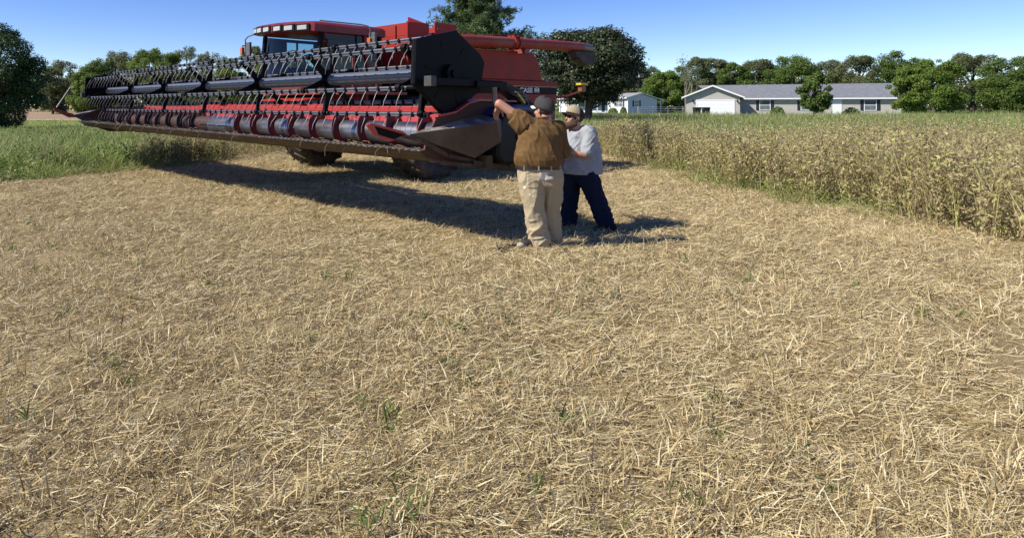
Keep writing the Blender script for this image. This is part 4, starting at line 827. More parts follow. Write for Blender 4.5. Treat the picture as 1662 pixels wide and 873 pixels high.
GR = 'trees behind the houses on the right'
for i, (px, top, Z, half, pal, n, fill, lab, nm) in enumerate([
    (1037, 98, 150, 16, 'grey', 4500, 0.6, 'thin leaved tree at the right side of the dark glossy tree', 'ash_tree'),
    (1012, 122, 140, 26, 'olive', 4500, 0.9, 'olive tree over the roof of the white house', 'oak_tree'),
    (1056, 108, 150, 24, 'grey', 5000, 0.7, 'pale tree above the gable of the white house', 'ash_tree'),
    (1082, 117, 128, 32, 'bright', 9000, 1.0, 'bushy yellow green tree between the two houses', 'maple_tree'),
    (1104, 108, 155, 26, 'olive', 5500, 0.85, 'olive tree behind the bushy yellow green tree', 'oak_tree'),
    (1134, 93, 145, 24, 'olive', 6000, 0.75, 'tall thin tree over the pale bare trunks', 'ash_tree'),
    (1163, 95, 150, 30, 'olive', 7500, 0.9, 'round olive tree above the garage gable', 'oak_tree'),
    (1192, 103, 140, 26, 'green', 7000, 0.95, 'green tree right of the garage gable top', 'maple_tree'),
    (1232, 98, 150, 34, 'olive', 7500, 0.9, 'olive tree over the dark roof, first past the gable', 'oak_tree'),
    (1286, 90, 140, 36, 'green', 8000, 0.95, 'dense green tree over the middle of the dark roof', 'maple_tree'),
    (1340, 99, 150, 34, 'grey', 6500, 0.75, 'greyish airy tree over the end of the dark roof', 'ash_tree'),
    (1396, 92, 135, 38, 'olive', 8000, 0.95, 'olive tree just past the end of the house', 'oak_tree'),
    (1455, 84, 140, 38, 'green', 8000, 0.95, 'tall dark green tree beyond the house end', 'maple_tree'),
    (1516, 97, 125, 36, 'bright', 8000, 1.0, 'bright green tree in the far right row', 'maple_tree'),
    (1578, 86, 140, 40, 'olive', 8000, 0.9, 'wide olive tree near the right end of the row', 'oak_tree'),
    (1640, 94, 130, 38, 'green', 8000, 0.95, 'green tree at the right end of the row', 'maple_tree')]):
    tree(nm, lab, px, top, Z, half * 1.22, pal, 200 + i, int(n * 3.8), 0.31, 'round', 0.05, 60, fill, group=GR)
bare_tree(1113, 104, 112, 31, 'pale leafless forked trunk leaning left beside the garage roof')
bare_tree(1123, 98, 118, 33, 'straight pale bare trunk close to the garage roof edge')

def shrub(px, Z, r, h, label, pal, seed):
    rng = np.random.default_rng(seed); p = at(px, CY, Z); P = empty('shrub', (p.x, p.y, GZ), label, 'shrub'); n = 1500
    d = unit(rng.normal(size=(n, 3))); d[:, 2] = np.abs(d[:, 2]); pos = d * (r * rng.uniform(0.6, 1, n) ** 0.5)[:, None] * np.array([1, 1, h / r])
    pos[:, 2] += 0.05; soup('foliage', leafquads(pos, d + rng.normal(0, .5, d.shape), 0.14 * rng.uniform(.6, 1.3, n), rng), 4, LF[pal], P)
    m_ = MB(); m_.tube([(0, 0, -0.02), (0, 0, h * 0.6)], [0.05, 0.02], 6); m_.build('stem', M['bark'], P)
shrub(1012, 117.5, 0.62, 1.15, 'small round clipped shrub at the corner of the white house', 'green', 3)
shrub(995, 119, 0.9, 1.0, 'loose low shrub under the double window of the white house', 'bright', 4)
tree('maple_tree', 'young round yard tree standing before the long wall of the stone grey house', 1322, 118, 66, 26, 'green', 301, 16000, 0.20, 'round', 0.22, 50)
tree('maple_tree', 'pale green yard tree beside the far end of the stone grey house', 1478, 108, 70, 30, 'bright', 302, 16000, 0.22, 'round', 0.2, 50)
shrub(1262, 72, 0.8, 1.3, 'dark low shrub against the wall right of the garage door', 'green', 5)
shrub(1382, 66, 0.9, 1.2, 'loose shrub under the last window of the stone grey house', 'bright', 6)
def far_wood():
    """the wood beyond both tree rows, one mass"""
    rng = np.random.default_rng(77); n = 60000
    x = rng.uniform(-150, 260, n); y = 178 + rng.uniform(0, 22, n) + 4 * np.sin(x * 0.05)
    top = 8.5 + 3.2 * fbm(x * 0.07, x * 0 + 3, 5) * 2 - 2.5; z = top * rng.uniform(0.0, 1.0, n) ** 0.6
    c = np.stack([x, y, z], 1); q = leafquads(c, rng.normal(size=(n, 3)) + np.array([-.2, -.6, .5]), 0.95 * rng.uniform(.6, 1.4, n), rng)
    o = soup('far_wood', q, 4, LF['olive']); tag(o, 'continuous far wood closing off the field beyond the trees', 'wood', kind='stuff')
far_wood()

# ------------------------------------------------------------------ crops, grass, straw
def ribbons(x, y, z, az, tilt, ln, w, curl, rng):
    """blades of two quads: base, middle, tip, drooping outwards by curl"""
    n = len(x); b = np.stack([x, y, z], 1); d = np.stack([np.cos(az) * np.sin(tilt), np.sin(az) * np.sin(tilt), np.cos(tilt)], 1)
    t2 = tilt + curl; d2 = np.stack([np.cos(az) * np.sin(t2), np.sin(az) * np.sin(t2), np.cos(t2)], 1)
    r = rng.uniform(0, np.pi, n); side = unit(np.stack([-np.sin(az), np.cos(az), 0 * az], 1) * np.cos(r)[:, None] + np.cross(d, np.stack([-np.sin(az), np.cos(az), 0 * az], 1)) * np.sin(r)[:, None])
    L_ = ln[:, None]; W_ = w[:, None] * 0.5; m1 = b + d * L_ * 0.5; e = m1 + d2 * L_ * 0.5
    return np.stack([b - side * W_, b + side * W_, m1 + side * W_ * 0.9, m1 - side * W_ * 0.9, e + side * W_ * 0.25, e - side * W_ * 0.25], 1)
# order of the six vertices: quad 0-1-2-3, quad 3-2-4-5
SM = {
 'straw': leafmat('dry_straw', [(0.20, 0.135, 0.062), (0.39, 0.295, 0.14), (0.51, 0.41, 0.21), (0.60, 0.50, 0.285), (0.71, 0.63, 0.41)], 0.6, 0.15),
 'bean': leafmat('dry_bean_stalks', [(0.13, 0.09, 0.05), (0.28, 0.21, 0.12), (0.38, 0.30, 0.17), (0.48, 0.41, 0.24), (0.34, 0.34, 0.10), (0.46, 0.45, 0.16), (0.34, 0.26, 0.14)], 0.7, 0.25),
 'beandark': leafmat('dark_dry_stalks', [(0.06, 0.04, 0.025), (0.13, 0.085, 0.05), (0.20, 0.14, 0.08)], 0.8, 0.15),
 'grass': leafmat('tall_green_grass', [(0.12, 0.19, 0.03), (0.20, 0.31, 0.055), (0.32, 0.40, 0.10), (0.44, 0.47, 0.18), (0.56, 0.51, 0.31)], 0.5, 0.5),
 'weeds': leafmat('green_weeds', [(0.10, 0.17, 0.03), (0.17, 0.26, 0.055), (0.27, 0.33, 0.09), (0.38, 0.36, 0.16), (0.48, 0.40, 0.24)], 0.6, 0.35),
 'tuft': leafmat('low_green_weeds', [(0.07, 0.13, 0.02), (0.12, 0.19, 0.04), (0.2, 0.24, 0.08)], 0.5, 0.35),
}
def in_grass(x, y):                                        # the uncut patch on the left
    wv = 0.5 * np.sin(x * 1.7) + 0.35 * np.sin(x * 4.1 + 1)
    e = np.where(x < -5.0, 14.5 + (x + 8.3) * 1.5, 19.5 + (x + 5.0) * 4.0) + wv * 0.6
    return (y > np.maximum(e, 13.2)) & (x < -3.4)
def bean_edge(y): return 8.45 + 1.5 * (fbm(y * 0.55, y * 0 + 2.0, 91) - 0.5) + 0.15 * np.sin(y * 1.3) + 0.18 * np.sin(y * 3.1) - np.clip(y - 24, 0, 8) * 0.45 + np.clip(9.5 - y, 0, 9) * 0.1
def in_bean(x, y): return (x > bean_edge(y)) & (y < 26 + 1.5 * np.sin(x * 0.35))

def make_straw():
    rng = np.random.default_rng(1); n = 1150000
    y = 2.2 + (28 - 2.2) * rng.random(n) ** 1.35
    x = rng.uniform(-0.62, 1.06, n) * y + rng.uniform(-1.6, 2.6, n) * np.clip(1.4 - y * 0.08, 0, 1)
    k = ~(in_grass(x, y) | (x > bean_edge(y) + 0.3)); x, y = x[k], y[k]
    rw = -x * 0.6466 + y * 0.7628; cl = 0.6 * fbm(x * 1.6, y * 1.6, 21) + 0.4 * fbm(rw * 1.3, (x * .7628 + y * .6466) * 0.16, 23); k = rng.random(len(x)) < np.clip(cl * 3.0 - 0.75, 0.14, 1); x, y, cl = x[k], y[k], cl[k]; n = len(x)
    z = ground_h(x, y) + rng.random(n) ** 1.5 * 0.15 * np.clip(cl - 0.3, 0.06, 1) + 0.004
    az = rng.normal(0.4, 0.9, n) + 3.0 * (fbm(x * 0.6, y * 0.6, 4) - .5); ln = (0.025 + 0.17 * rng.random(n) ** 2.4) * (0.8 + 0.025 * y); w = rng.uniform(0.0016, 0.0046, n) * (1 + y * 0.06)
    q = ribbons(x, y, z, az, np.pi / 2 + rng.normal(-0.06, 0.26, n), ln, w, rng.normal(0.05, 0.25, n), rng)
    tag(soup('straw_litter', q, 6, SM['straw']), 'chopped golden straw litter covering the cut field', 'straw', kind='stuff')
    # standing stubble stems and broken stalks
    n = 26000; y = 2.4 + 20 * rng.random(n) ** 1.3; x = rng.uniform(-0.6, 1.06, n) * y; rw = -x * 0.6466 + y * 0.7628; al = x * 0.7628 + y * 0.6466; rw = np.round(rw / 0.38) * 0.38 + rng.normal(0, 0.05, n); x = al * 0.7628 - rw * 0.6466; y = al * 0.6466 + rw * 0.7628; k = ~(in_grass(x, y) | in_bean(x, y)) & (y > 2.2); x, y = x[k], y[k]; n = len(x)
    q = ribbons(x, y, ground_h(x, y) - 0.01, rng.uniform(0, 6.28, n), np.abs(rng.normal(0.5, 0.45, n)), rng.uniform(0.04, 0.17, n), rng.uniform(0.004, 0.008, n) * (1 + y * 0.04), rng.normal(0.2, 0.3, n), rng)
    tag(soup('stubble', q, 6, SM['straw']), 'short cut stubble stems standing in the straw', 'stubble', kind='stuff')
    # low green weeds coming through
    m = 240; cx = rng.uniform(-0.58, 1.05, m); cy = 2.6 + 16 * rng.random(m) ** 1.2; cx = cx * cy; k = ~(in_grass(cx, cy) | in_bean(cx, cy)) & (fbm(cx * .5, cy * .5, 61) > 0.45); cx, cy = cx[k], cy[k]
    per = 14; x = np.repeat(cx, per) + rng.normal(0, 0.035, len(cx) * per); y = np.repeat(cy, per) + rng.normal(0, 0.035, len(cx) * per); n = len(x)
    q = ribbons(x, y, ground_h(x, y), rng.uniform(0, 6.28, n), np.abs(rng.normal(0.6, 0.35, n)), rng.uniform(0.05, 0.16, n), rng.uniform(0.005, 0.011, n), rng.normal(0.5, 0.3, n), rng)
    tag(soup('weed_tufts', q, 6, SM['tuft']), 'sparse low green weeds growing through the straw', 'weeds', kind='stuff')
make_straw()

def make_grass():
    rng = np.random.default_rng(2); n = 150000
    y = 13.4 + (42 - 13.4) * rng.random(n) ** 1.6; x = rng.uniform(-0.62, -0.08, n) * y
    k = in_grass(x, y) & ~((x > -6.6) & (fbm(x * .8, y * .8, 8) > 0.40) & (y > 17)); x, y = x[k], y[k]
    cl = fbm(x * 1.5, y * 1.5, 35); dry = fbm(x * 0.9, y * 0.9, 36); k = rng.random(len(x)) < np.clip(cl * 2.6 - 0.55, 0.12, 1); x, y, cl, dry = x[k], y[k], cl[k], dry[k]; n = len(x)
    edge = 14.5 + (x + 8.3) * 1.5; near = np.clip((y - edge) / 2.0, 0.25, 1)
    hm = (0.25 + 0.85 * fbm(x * 0.7, y * 0.7, 31)) * (0.6 + 0.6 * cl) * near * np.clip(1.15 - (y - 18) * 0.014, 0.65, 1.15)
    isdry = (dry + rng.normal(0, 0.12, n) + np.clip((y - 18) * 0.03, 0, 0.14) > 0.60) | (rng.random(n) < 0.14)
    q = ribbons(x, y, ground_h(x, y) - 0.02, rng.uniform(0, 6.28, n), np.abs(rng.normal(0.38, 0.28, n)), hm * rng.uniform(0.45, 1.2, n), rng.uniform(0.010, 0.028, n) * (1 + (y - 14) * .03), np.abs(rng.normal(0.8, 0.55, n)), rng)
    tag(soup('tall_grass', q[~isdry], 6, SM['grass']), 'tall green uncut grass along the left of the stubble', 'grass', kind='stuff')
    tag(soup('dry_grass', q[isdry], 6, SM['weeds']), 'yellowing dry stems mixed through the tall green grass', 'grass', kind='stuff')
    # broad leaved weeds in the patch
    m = 26000; y = 13.6 + 24 * rng.random(m) ** 1.5; x = rng.uniform(-0.62, -0.12, m) * y; k = in_grass(x, y) & (fbm(x * 1.1, y * 1.1, 77) > 0.5); x, y = x[k], y[k]; m = len(x)
    c = np.stack([x, y, ground_h(x, y) + rng.uniform(0.08, 0.62, m)], 1); q = leafquads(c, rng.normal(size=(m, 3)) + np.array([-.4, -.2, 0.8]), rng.uniform(0.04, 0.11, m), rng, 1.7)
    tag(soup('leafy_weeds', q, 4, SM['tuft']), 'broad leaved weeds within the tall grass', 'weeds', kind='stuff')
    # ragged bent stalks spilling onto the stubble
    n = 2600; x = rng.uniform(-9.5, -4.6, n); y = np.where(x < -5, 14.5 + (x + 8.3) * 1.5, 19.5 + (x + 5) * 4) - np.abs(rng.normal(0, 0.5, n)) + 0.3
    q = ribbons(x, y, ground_h(x, y), rng.uniform(0, 6.28, n), np.abs(rng.normal(1.0, 0.4, n)), rng.uniform(0.12, 0.6, n), rng.uniform(0.006, 0.014, n), rng.normal(0.4, 0.3, n), rng)
    tag(soup('bent_stalks', q, 6, SM['weeds']), 'bent dry stalks lying along the edge of the tall grass', 'stalks', kind='stuff')
    n = 60000; y = 40 + 34 * rng.random(n); x = rng.uniform(-0.66, 0.1, n) * y
    q = ribbons(x, y, 0 * x, rng.uniform(0, 6.28, n), np.abs(rng.normal(0.3, 0.2, n)), rng.uniform(0.1, 0.32, n), rng.uniform(0.02, 0.05, n), np.abs(rng.normal(0.5, 0.4, n)), rng)
    tag(soup('verge_grass', q, 6, SM['grass']), 'shorter green grass reaching back to the gravel road', 'grass', kind='stuff')
make_grass()

def bean_plants(x, y, rng, mats, name, label, hs=1.0, per=34, leaf=0.055):
    n = len(x); g = ground_h(x, y); H = hs * (0.55 + 0.80 * fbm(x * 0.9, y * 0.9, 41)) * rng.uniform(0.62, 1.18, n)
    az = rng.uniform(0, 6.28, n); q1 = ribbons(x, y, g - 0.02, az, np.abs(rng.normal(0.14, 0.14, n)), H, np.full(n, 0.011), rng.normal(0.1, 0.12, n), rng)
    idx = np.repeat(np.arange(n), 5); m = len(idx); z0 = g[idx] + H[idx] * rng.uniform(0.12, 0.75, m)
    q2 = ribbons(x[idx], y[idx], z0, rng.uniform(0, 6.28, m), rng.uniform(0.3, 0.9, m), H[idx] * rng.uniform(0.2, 0.45, m), np.full(m, 0.008), rng.normal(0, 0.3, m), rng)
    idx = np.repeat(np.arange(n), per); m = len(idx); rr = rng.uniform(0, 0.19, m); a = rng.uniform(0, 6.28, m); hh = rng.uniform(0.10, 1.02, m)
    c = np.stack([x[idx] + rr * np.cos(a), y[idx] + rr * np.sin(a), g[idx] + H[idx] * hh], 1)
    q3 = leafquads(c, rng.normal(size=(m, 3)) + np.array([0, 0, 0.3]), leaf * rng.uniform(0.5, 1.6, m), rng, 2.4)
    P = empty('x', (0, 0, 0), label, 'crop'); bpy.data.objects.remove(P)
    stalks = np.concatenate([q1, q2]); lq = np.concatenate([q3, q3[:, 2:3], q3[:, 3:4]], 1)
    lq = np.stack([q3[:, 0], q3[:, 1], (q3[:, 1] + q3[:, 2]) / 2, (q3[:, 0] + q3[:, 3]) / 2, q3[:, 2], q3[:, 3]], 1)
    tag(soup(name, np.concatenate([stalks, lq]), 6, mats), label, 'crop', kind='stuff')
def make_beans():
    rng = np.random.default_rng(3)
    n = 15500; y = 5 + 31 * rng.random(n); x = 5 + 31.5 * rng.random(n); k = in_bean(x, y) & (x < 1.12 * y + 1.5); x, y = x[k], y[k]
    # extra plants along the cut edge
    ye = rng.uniform(6.5, 30, 2300); xe = bean_edge(ye) + np.abs(rng.normal(0, 0.5, 2300)); x = np.concatenate([x, xe]); y = np.concatenate([y, ye])
    xo = rng.uniform(7.0, 27, 900); yo = xo; xo = bean_edge(yo) - np.abs(rng.normal(0, 0.28, 900)); k = rng.random(len(x)) < np.clip(fbm(x * 1.2, y * 1.2, 45) * 2.4 - 0.35, 0.25, 1); x, y = np.concatenate([x[k], xo]), np.concatenate([y[k], yo])
    bean_plants(x, y, rng, SM['bean'], 'soybean_crop', 'dry brown soybean crop standing uncut along the right side', 1.08)
    n = 2600; y = 18.5 + 17 * rng.random(n); x = -8.2 + 6.2 * rng.random(n); k = (y > 19.3 + np.clip(x + 5.0, -2, 3) * 2.2) & (fbm(x * .8, y * .8, 8) > 0.36) & (x > -7 - (y - 19) * .1); x, y = x[k], y[k]
    bean_plants(x, y, rng, SM['bean'], 'soybean_strip', 'brown dry bean strip standing under the far end of the header', 0.82)
    n = 150; y = 18.2 + 2.2 * rng.random(n); x = -6.4 + 2.2 * rng.random(n); k = y > 18.6 + (x + 6.4) * 0.55; x, y = x[k], y[k]
    bean_plants(x, y, rng, SM['beandark'], 'dead_stalks', 'dark dead stalks below the far end of the cutter bar', 0.7)
    # trampled grass and fallen stalks at the corner of the crop
    n = 2600; y = rng.uniform(10.0, 18.5, n); x = bean_edge(y) - rng.normal(0.1, 0.5, n)
    q = ribbons(x, y, ground_h(x, y), rng.uniform(0, 6.28, n), np.abs(rng.normal(0.9, 0.4, n)), rng.uniform(0.2, 0.75, n), rng.uniform(0.007, 0.014, n), rng.normal(0.4, 0.3, n), rng)
    tag(soup('fallen_stalks', q, 6, [SM['weeds']]), 'bent pale grass and fallen stalks along the crop edge', 'stalks', kind='stuff')
    n = 210000; y = 25 + 42 * rng.random(n) ** 1.2; x = rng.uniform(-0.12, 1.12, n) * y; k = ~in_bean(x, y); x, y = x[k], y[k]; n = len(x)
    hm = (0.75 + 0.65 * fbm(x * .25, y * .25, 51)) * np.clip(0.7 + (y - 25) * 0.012, 0.7, 1.15)
    q = ribbons(x, y, 0 * x - 0.02, rng.uniform(0, 6.28, n), np.abs(rng.normal(0.25, 0.2, n)), hm * rng.uniform(0.5, 1.05, n), rng.uniform(0.02, 0.045, n), np.abs(rng.normal(0.4, 0.4, n)), rng)
    tag(soup('green_weeds', q, 6, SM['weeds']), 'tall green weeds between the bean crop and the houses', 'weeds', kind='stuff')
make_beans()

# ------------------------------------------------------------------ people
def clothmat(name, col, col2, scale=9, weave=260, rough=0.9, amt=0.6):
    m = mat(name, col, rough, 0, col2, scale, amt * 0.45, 0.25, weave, spec=0.15)
    return m
M['skin'] = mat('sunburnt_skin', (0.47, 0.24, 0.165), 0.5, 0, (0.40, 0.17, 0.11), 14, 0.5, 0.05, 120)
M['brownshirt'] = clothmat('brown_cotton', (0.140, 0.080, 0.032), (0.110, 0.062, 0.025))
M['khaki'] = clothmat('khaki_canvas', (0.40, 0.33, 0.215), (0.30, 0.24, 0.155), 6)
M['stain'] = clothmat('pale_bleach_stain', (0.72, 0.67, 0.55), (0.55, 0.48, 0.36), 20)
M['belt'] = mat('dark_belt', (0.015, 0.012, 0.012), 0.5)
M['tee'] = clothmat('grey_white_tee', (0.31, 0.325, 0.35), (0.25, 0.255, 0.265), 7)
M['denim'] = clothmat('navy_denim', (0.010, 0.014, 0.032), (0.016, 0.024, 0.048), 8, 320)
M['capdark'] = clothmat('charcoal_cap', (0.045, 0.044, 0.046), (0.07, 0.065, 0.06), 20, 400)
M['capbeige'] = clothmat('beige_cap', (0.34, 0.285, 0.18), (0.27, 0.22, 0.14), 20, 400)
M['capbrown'] = clothmat('dark_brown_mesh', (0.05, 0.035, 0.022), (0.035, 0.025, 0.016), 20, 400)
M['capbrim'] = clothmat('pale_brim', (0.62, 0.60, 0.55), (0.5, 0.48, 0.42), 20, 400)
M['hair'] = mat('dark_brown_hair', (0.035, 0.020, 0.012), 0.7, 0, (0.06, 0.035, 0.02), 60, 0.7, 0.5, 200)
M['beard'] = mat('brown_beard', (0.055, 0.030, 0.018), 0.8, 0, (0.10, 0.05, 0.028), 60, 0.7, 0.6, 180)
M['shoe'] = mat('dark_shoe', (0.018, 0.015, 0.013), 0.7, 0, (0.06, 0.045, 0.03), 15, 0.5, 0.1, 60)
M['shoepale'] = mat('pale_shoe_toe', (0.36, 0.33, 0.28), 0.7, 0, (0.2, 0.17, 0.13), 20, 0.5)
M['lens'] = mat('dark_lens', (0.01, 0.01, 0.01), 0.15)

def limb(m_, pts, rs):
    pts = [Vector(p) for p in pts]
    for p, r in zip(pts, rs): m_.ball(p, r * 0.995, 14, 9)
    for a, b, r0, r1 in zip(pts[:-1], pts[1:], rs[:-1], rs[1:]): m_.tube([a, b], [r0, r1], 14)
def loft(m_, rings, n=22):
    """rings: (x, y, z, half width x, half width y[, tilt about y]) stacked from low to high, closed"""
    v = []; f = []
    for rg in rings:
        x, y, z, a, b = rg[:5]; t = rg[5] if len(rg) > 5 else 0.0
        for k in range(n):
            c_, s_ = math.cos(2 * math.pi * k / n), math.sin(2 * math.pi * k / n); px_, py_ = a * c_, b * s_
            v.append((x + px_ * math.cos(t), y + py_, z + px_ * math.sin(t)))
    for i in range(len(rings) - 1):
        for k in range(n): f.append((i * n + k, i * n + (k + 1) % n, (i + 1) * n + (k + 1) % n, (i + 1) * n + k))
    f += [tuple(range(n))[::-1], tuple(range((len(rings) - 1) * n, len(rings) * n))]
    m_.add(v, f)
def skin_over(name, m_, mats, parent, voxel, smooth=2, wr=None):
    """fuse the overlapping solids into ONE continuous surface and relax it; wr(co, no) -> offset along the normal"""
    o = m_.build(name, mats, None); md = o.modifiers.new('r', 'REMESH'); md.mode = 'VOXEL'; md.voxel_size = voxel; md.use_smooth_shade = True
    bpy.context.view_layer.update(); ev = o.evaluated_get(bpy.context.evaluated_depsgraph_get()); me = bpy.data.meshes.new_from_object(ev)
    old = o.data; o.modifiers.clear(); o.data = me; me.name = name; bpy.data.meshes.remove(old)
    bm = bmesh.new(); bm.from_mesh(me)
    for _ in range(smooth): bmesh.ops.smooth_vert(bm, verts=bm.verts, factor=0.5, use_axis_x=True, use_axis_y=True, use_axis_z=True)
    bm.normal_update()
    if wr:
        offs = [wr(v.co, v.normal) for v in bm.verts]
        for v, q in zip(bm.verts, offs): v.co += v.normal * q
    bm.to_mesh(me); bm.free()
    me.materials.clear()
    for m in (mats if isinstance(mats, (list, tuple)) else [mats]): me.materials.append(m)
    me.polygons.foreach_set('material_index', [0] * len(me.polygons)); me.polygons.foreach_set('use_smooth', [True] * len(me.polygons))
    o.parent = parent
    return o
def folds(scale, amp, seed=0, axis=None, z0=None):
    """cloth folds: stretched ridges along a direction"""
    ax = Vector(axis).normalized() if axis else None
    def fn(co, no):
        p = co.copy()
        if ax: p = p - ax * (p.dot(ax) * 0.72)
        q = p * scale + Vector((seed, seed * 2.3, 0)); n1 = mnoise.noise(q); n2 = mnoise.noise(q * 2.1 + Vector((5, 1, 2)))
        n3 = abs(mnoise.noise(p * scale * 0.55 + Vector((seed + 9, 3, 1))))
        return amp * (max(0.0, 1 - 3.4 * abs(n1)) ** 1.3 * 1.25 - 0.35) + amp * 0.4 * n2 + amp * (0.5 - 1.6 * n3)
    return fn
def hand(m_, w, d, nrm, side, sc=1.0, curl=0.5):
    """w wrist, d direction of the palm, nrm out of the back of the hand, side towards the thumb"""
    w = Vector(w); d = Vector(d).normalized(); nrm = Vector(nrm); nrm = (nrm - d * nrm.dot(d)).normalized(); sd = Vector(side); sd = (sd - d * sd.dot(d) - nrm * sd.dot(nrm)).normalized()
    for t in (-1, -0.35, 0.35, 1): limb(m_, [w + sd * 0.012 * t, w + d * 0.088 * sc + sd * 0.031 * t * sc], [0.021 * sc, 0.0135 * sc])
    for k, (t, ln) in enumerate(((1, 0.075), (0.35, 0.084), (-0.35, 0.078), (-1, 0.062))):
        p = w + d * 0.088 * sc + sd * 0.031 * t * sc; c = d; pts = [p]
        for j in range(3):
            a = curl * (0.6 + 0.35 * j); c = (c * math.cos(a) - nrm * math.sin(a)).normalized(); nn = (nrm - c * nrm.dot(c)); p = p + c * ln * sc * (0.42, 0.32, 0.26)[j]; pts.append(p)
        limb(m_, pts, [0.0102 * sc, 0.0095 * sc, 0.0088 * sc, 0.0078 * sc])
    p = w + d * 0.028 * sc + sd * 0.026 * sc; q = p + (d * 0.5 + sd * 0.75 - nrm * 0.35).normalized() * 0.045 * sc; r = q + (d * 0.9 + sd * 0.2 - nrm * 0.5).normalized() * 0.032 * sc; s = r + (d - nrm * 0.7).normalized() * 0.025 * sc
    limb(m_, [p, q, r, s], [0.017 * sc, 0.0125 * sc, 0.011 * sc, 0.009 * sc])
def head(m_, c, fw, up=(0, 0, 1), sc=1.0):
    """head, face and ears around centre c looking along fw"""
    c = Vector(c); f = Vector(fw).normalized(); u = Vector(up); u = (u - f * u.dot(f)).normalized(); r = f.cross(u)
    P = lambda a, b, d_: c + (f * a + r * b + u * d_) * sc
    def ell(p, sa, sb, sd, n=16):
        k = len(m_.v); m_.ball((0, 0, 0), 1.0, n, 11)
        for i in range(k, len(m_.v)):
            x, y, z = m_.v[i]; m_.v[i] = tuple(p + (f * x * sa + r * y * sb + u * z * sd) * sc)
    ell(P(-0.012, 0, 0.035), 0.098, 0.077, 0.088); ell(P(0.028, 0, -0.035), 0.066, 0.062, 0.078); ell(P(0.045, 0, -0.082), 0.042, 0.040, 0.030)
    ell(P(0.076, 0, 0.020), 0.022, 0.055, 0.012); ell(P(0.094, 0, -0.022), 0.020, 0.014, 0.024); ell(P(0.104, 0, -0.032), 0.013, 0.013, 0.011)
    ell(P(0.082, 0, -0.058), 0.016, 0.024, 0.007); ell(P(0.081, 0, -0.069), 0.015, 0.021, 0.007)
    for s in (-1, 1): ell(P(-0.008, s * 0.079, -0.008), 0.019, 0.010, 0.033, 10); ell(P(0.060, s * 0.045, -0.028), 0.022, 0.020, 0.022)
    limb(m_, [P(-0.02, 0, -0.05), P(-0.045, 0, -0.16)], [0.058 * sc, 0.064 * sc])
    return P
def cap_on(P, Pm, mats, brim_mat, parent, sc=1.0, two_tone=False):
    """baseball cap: crown (with two tone panels), brim, button"""
    m_ = MB(); v = []; f = []; n, k = 28, 9
    for j in range(k + 1):
        ph = j / k * math.pi / 2 * 0.98
        for i in range(n):
            a = 2 * math.pi * i / n; rr = math.cos(ph) ** 0.75; hh = math.sin(ph)
            v.append(Pm(-0.010 + 0.116 * rr * math.cos(a), 0.092 * rr * math.sin(a), 0.028 + 0.022 * math.cos(a) * (1 - hh) + (0.112 + 0.014 * math.cos(a)) * hh))
    for j in range(k):
        for i in range(n):
            a = 2 * math.pi * (i + 0.5) / n; f.append((j * n + i, j * n + (i + 1) % n, (j + 1) * n + (i + 1) % n, (j + 1) * n + i))
    f.append(tuple(range(k * n, (k + 1) * n))); m_.add(v, f)
    for fi in range(n * k):
        i = fi % n; a = 2 * math.pi * (i + 0.5) / n
        if two_tone and math.cos(a) < -0.05: m_.mi[fi] = 1
    cr = m_.build('cap', mats, parent, smooth=True); so_ = cr.modifiers.new('t', 'SOLIDIFY'); so_.thickness = 0.004; so_.offset = 1
    m_ = MB(); m_.ball(Pm(-0.01, 0, 0.145), 0.009, 8, 5); m_.build('cap_button', mats[0], cr, smooth=True)
    m_ = MB(); v = []; f = []; nn = 14
    for j in range(5):
        t = j / 4
        for i in range(nn + 1):
            a = (i / nn - 0.5) * 2.3; rx = 0.108 + 0.075 * t * math.cos(a * 0.78) ; v.append(Pm(-0.010 + rx * math.cos(a * (1 - 0.25 * t)), (0.088 + 0.0 * t) * math.sin(a * 0.82), 0.048 + 0.004 * t - 0.030 * math.sin(a) ** 2 - 0.012 * t))
    for j in range(4):
        for i in range(nn): f.append((j * (nn + 1) + i, j * (nn + 1) + i + 1, (j + 1) * (nn + 1) + i + 1, (j + 1) * (nn + 1) + i))
    m_.add(v, f); b = m_.build('cap_brim', brim_mat, cr, smooth=True); s2 = b.modifiers.new('t', 'SOLIDIFY'); s2.thickness = 0.006
    m_ = MB(); m_.tube([Pm(-0.010 + 0.119 * math.cos(a), 0.095 * math.sin(a), 0.030 + 0.022 * math.cos(a)) for a in np.linspace(0, 2 * math.pi, 33)], 0.0045, 6); m_.build('cap_band', mats[-1], cr, smooth=True)
    return cr
def shoe(m_, heel, toe, w=0.05):
    h = Vector(heel); t = Vector(toe); d = (t - h)
    limb(m_, [h + Vector((0, 0, 0.05)), h + d * 0.35 + Vector((0, 0, 0.055)), h + d * 0.7 + Vector((0, 0, 0.045)), h + d * 0.92 + Vector((0, 0, 0.036))], [0.045, 0.048, w * 0.95, 0.036])
    limb(m_, [h + Vector((0, 0, 0.10)), h + d * 0.3 + Vector((0, 0, 0.09))], [0.042, 0.042])

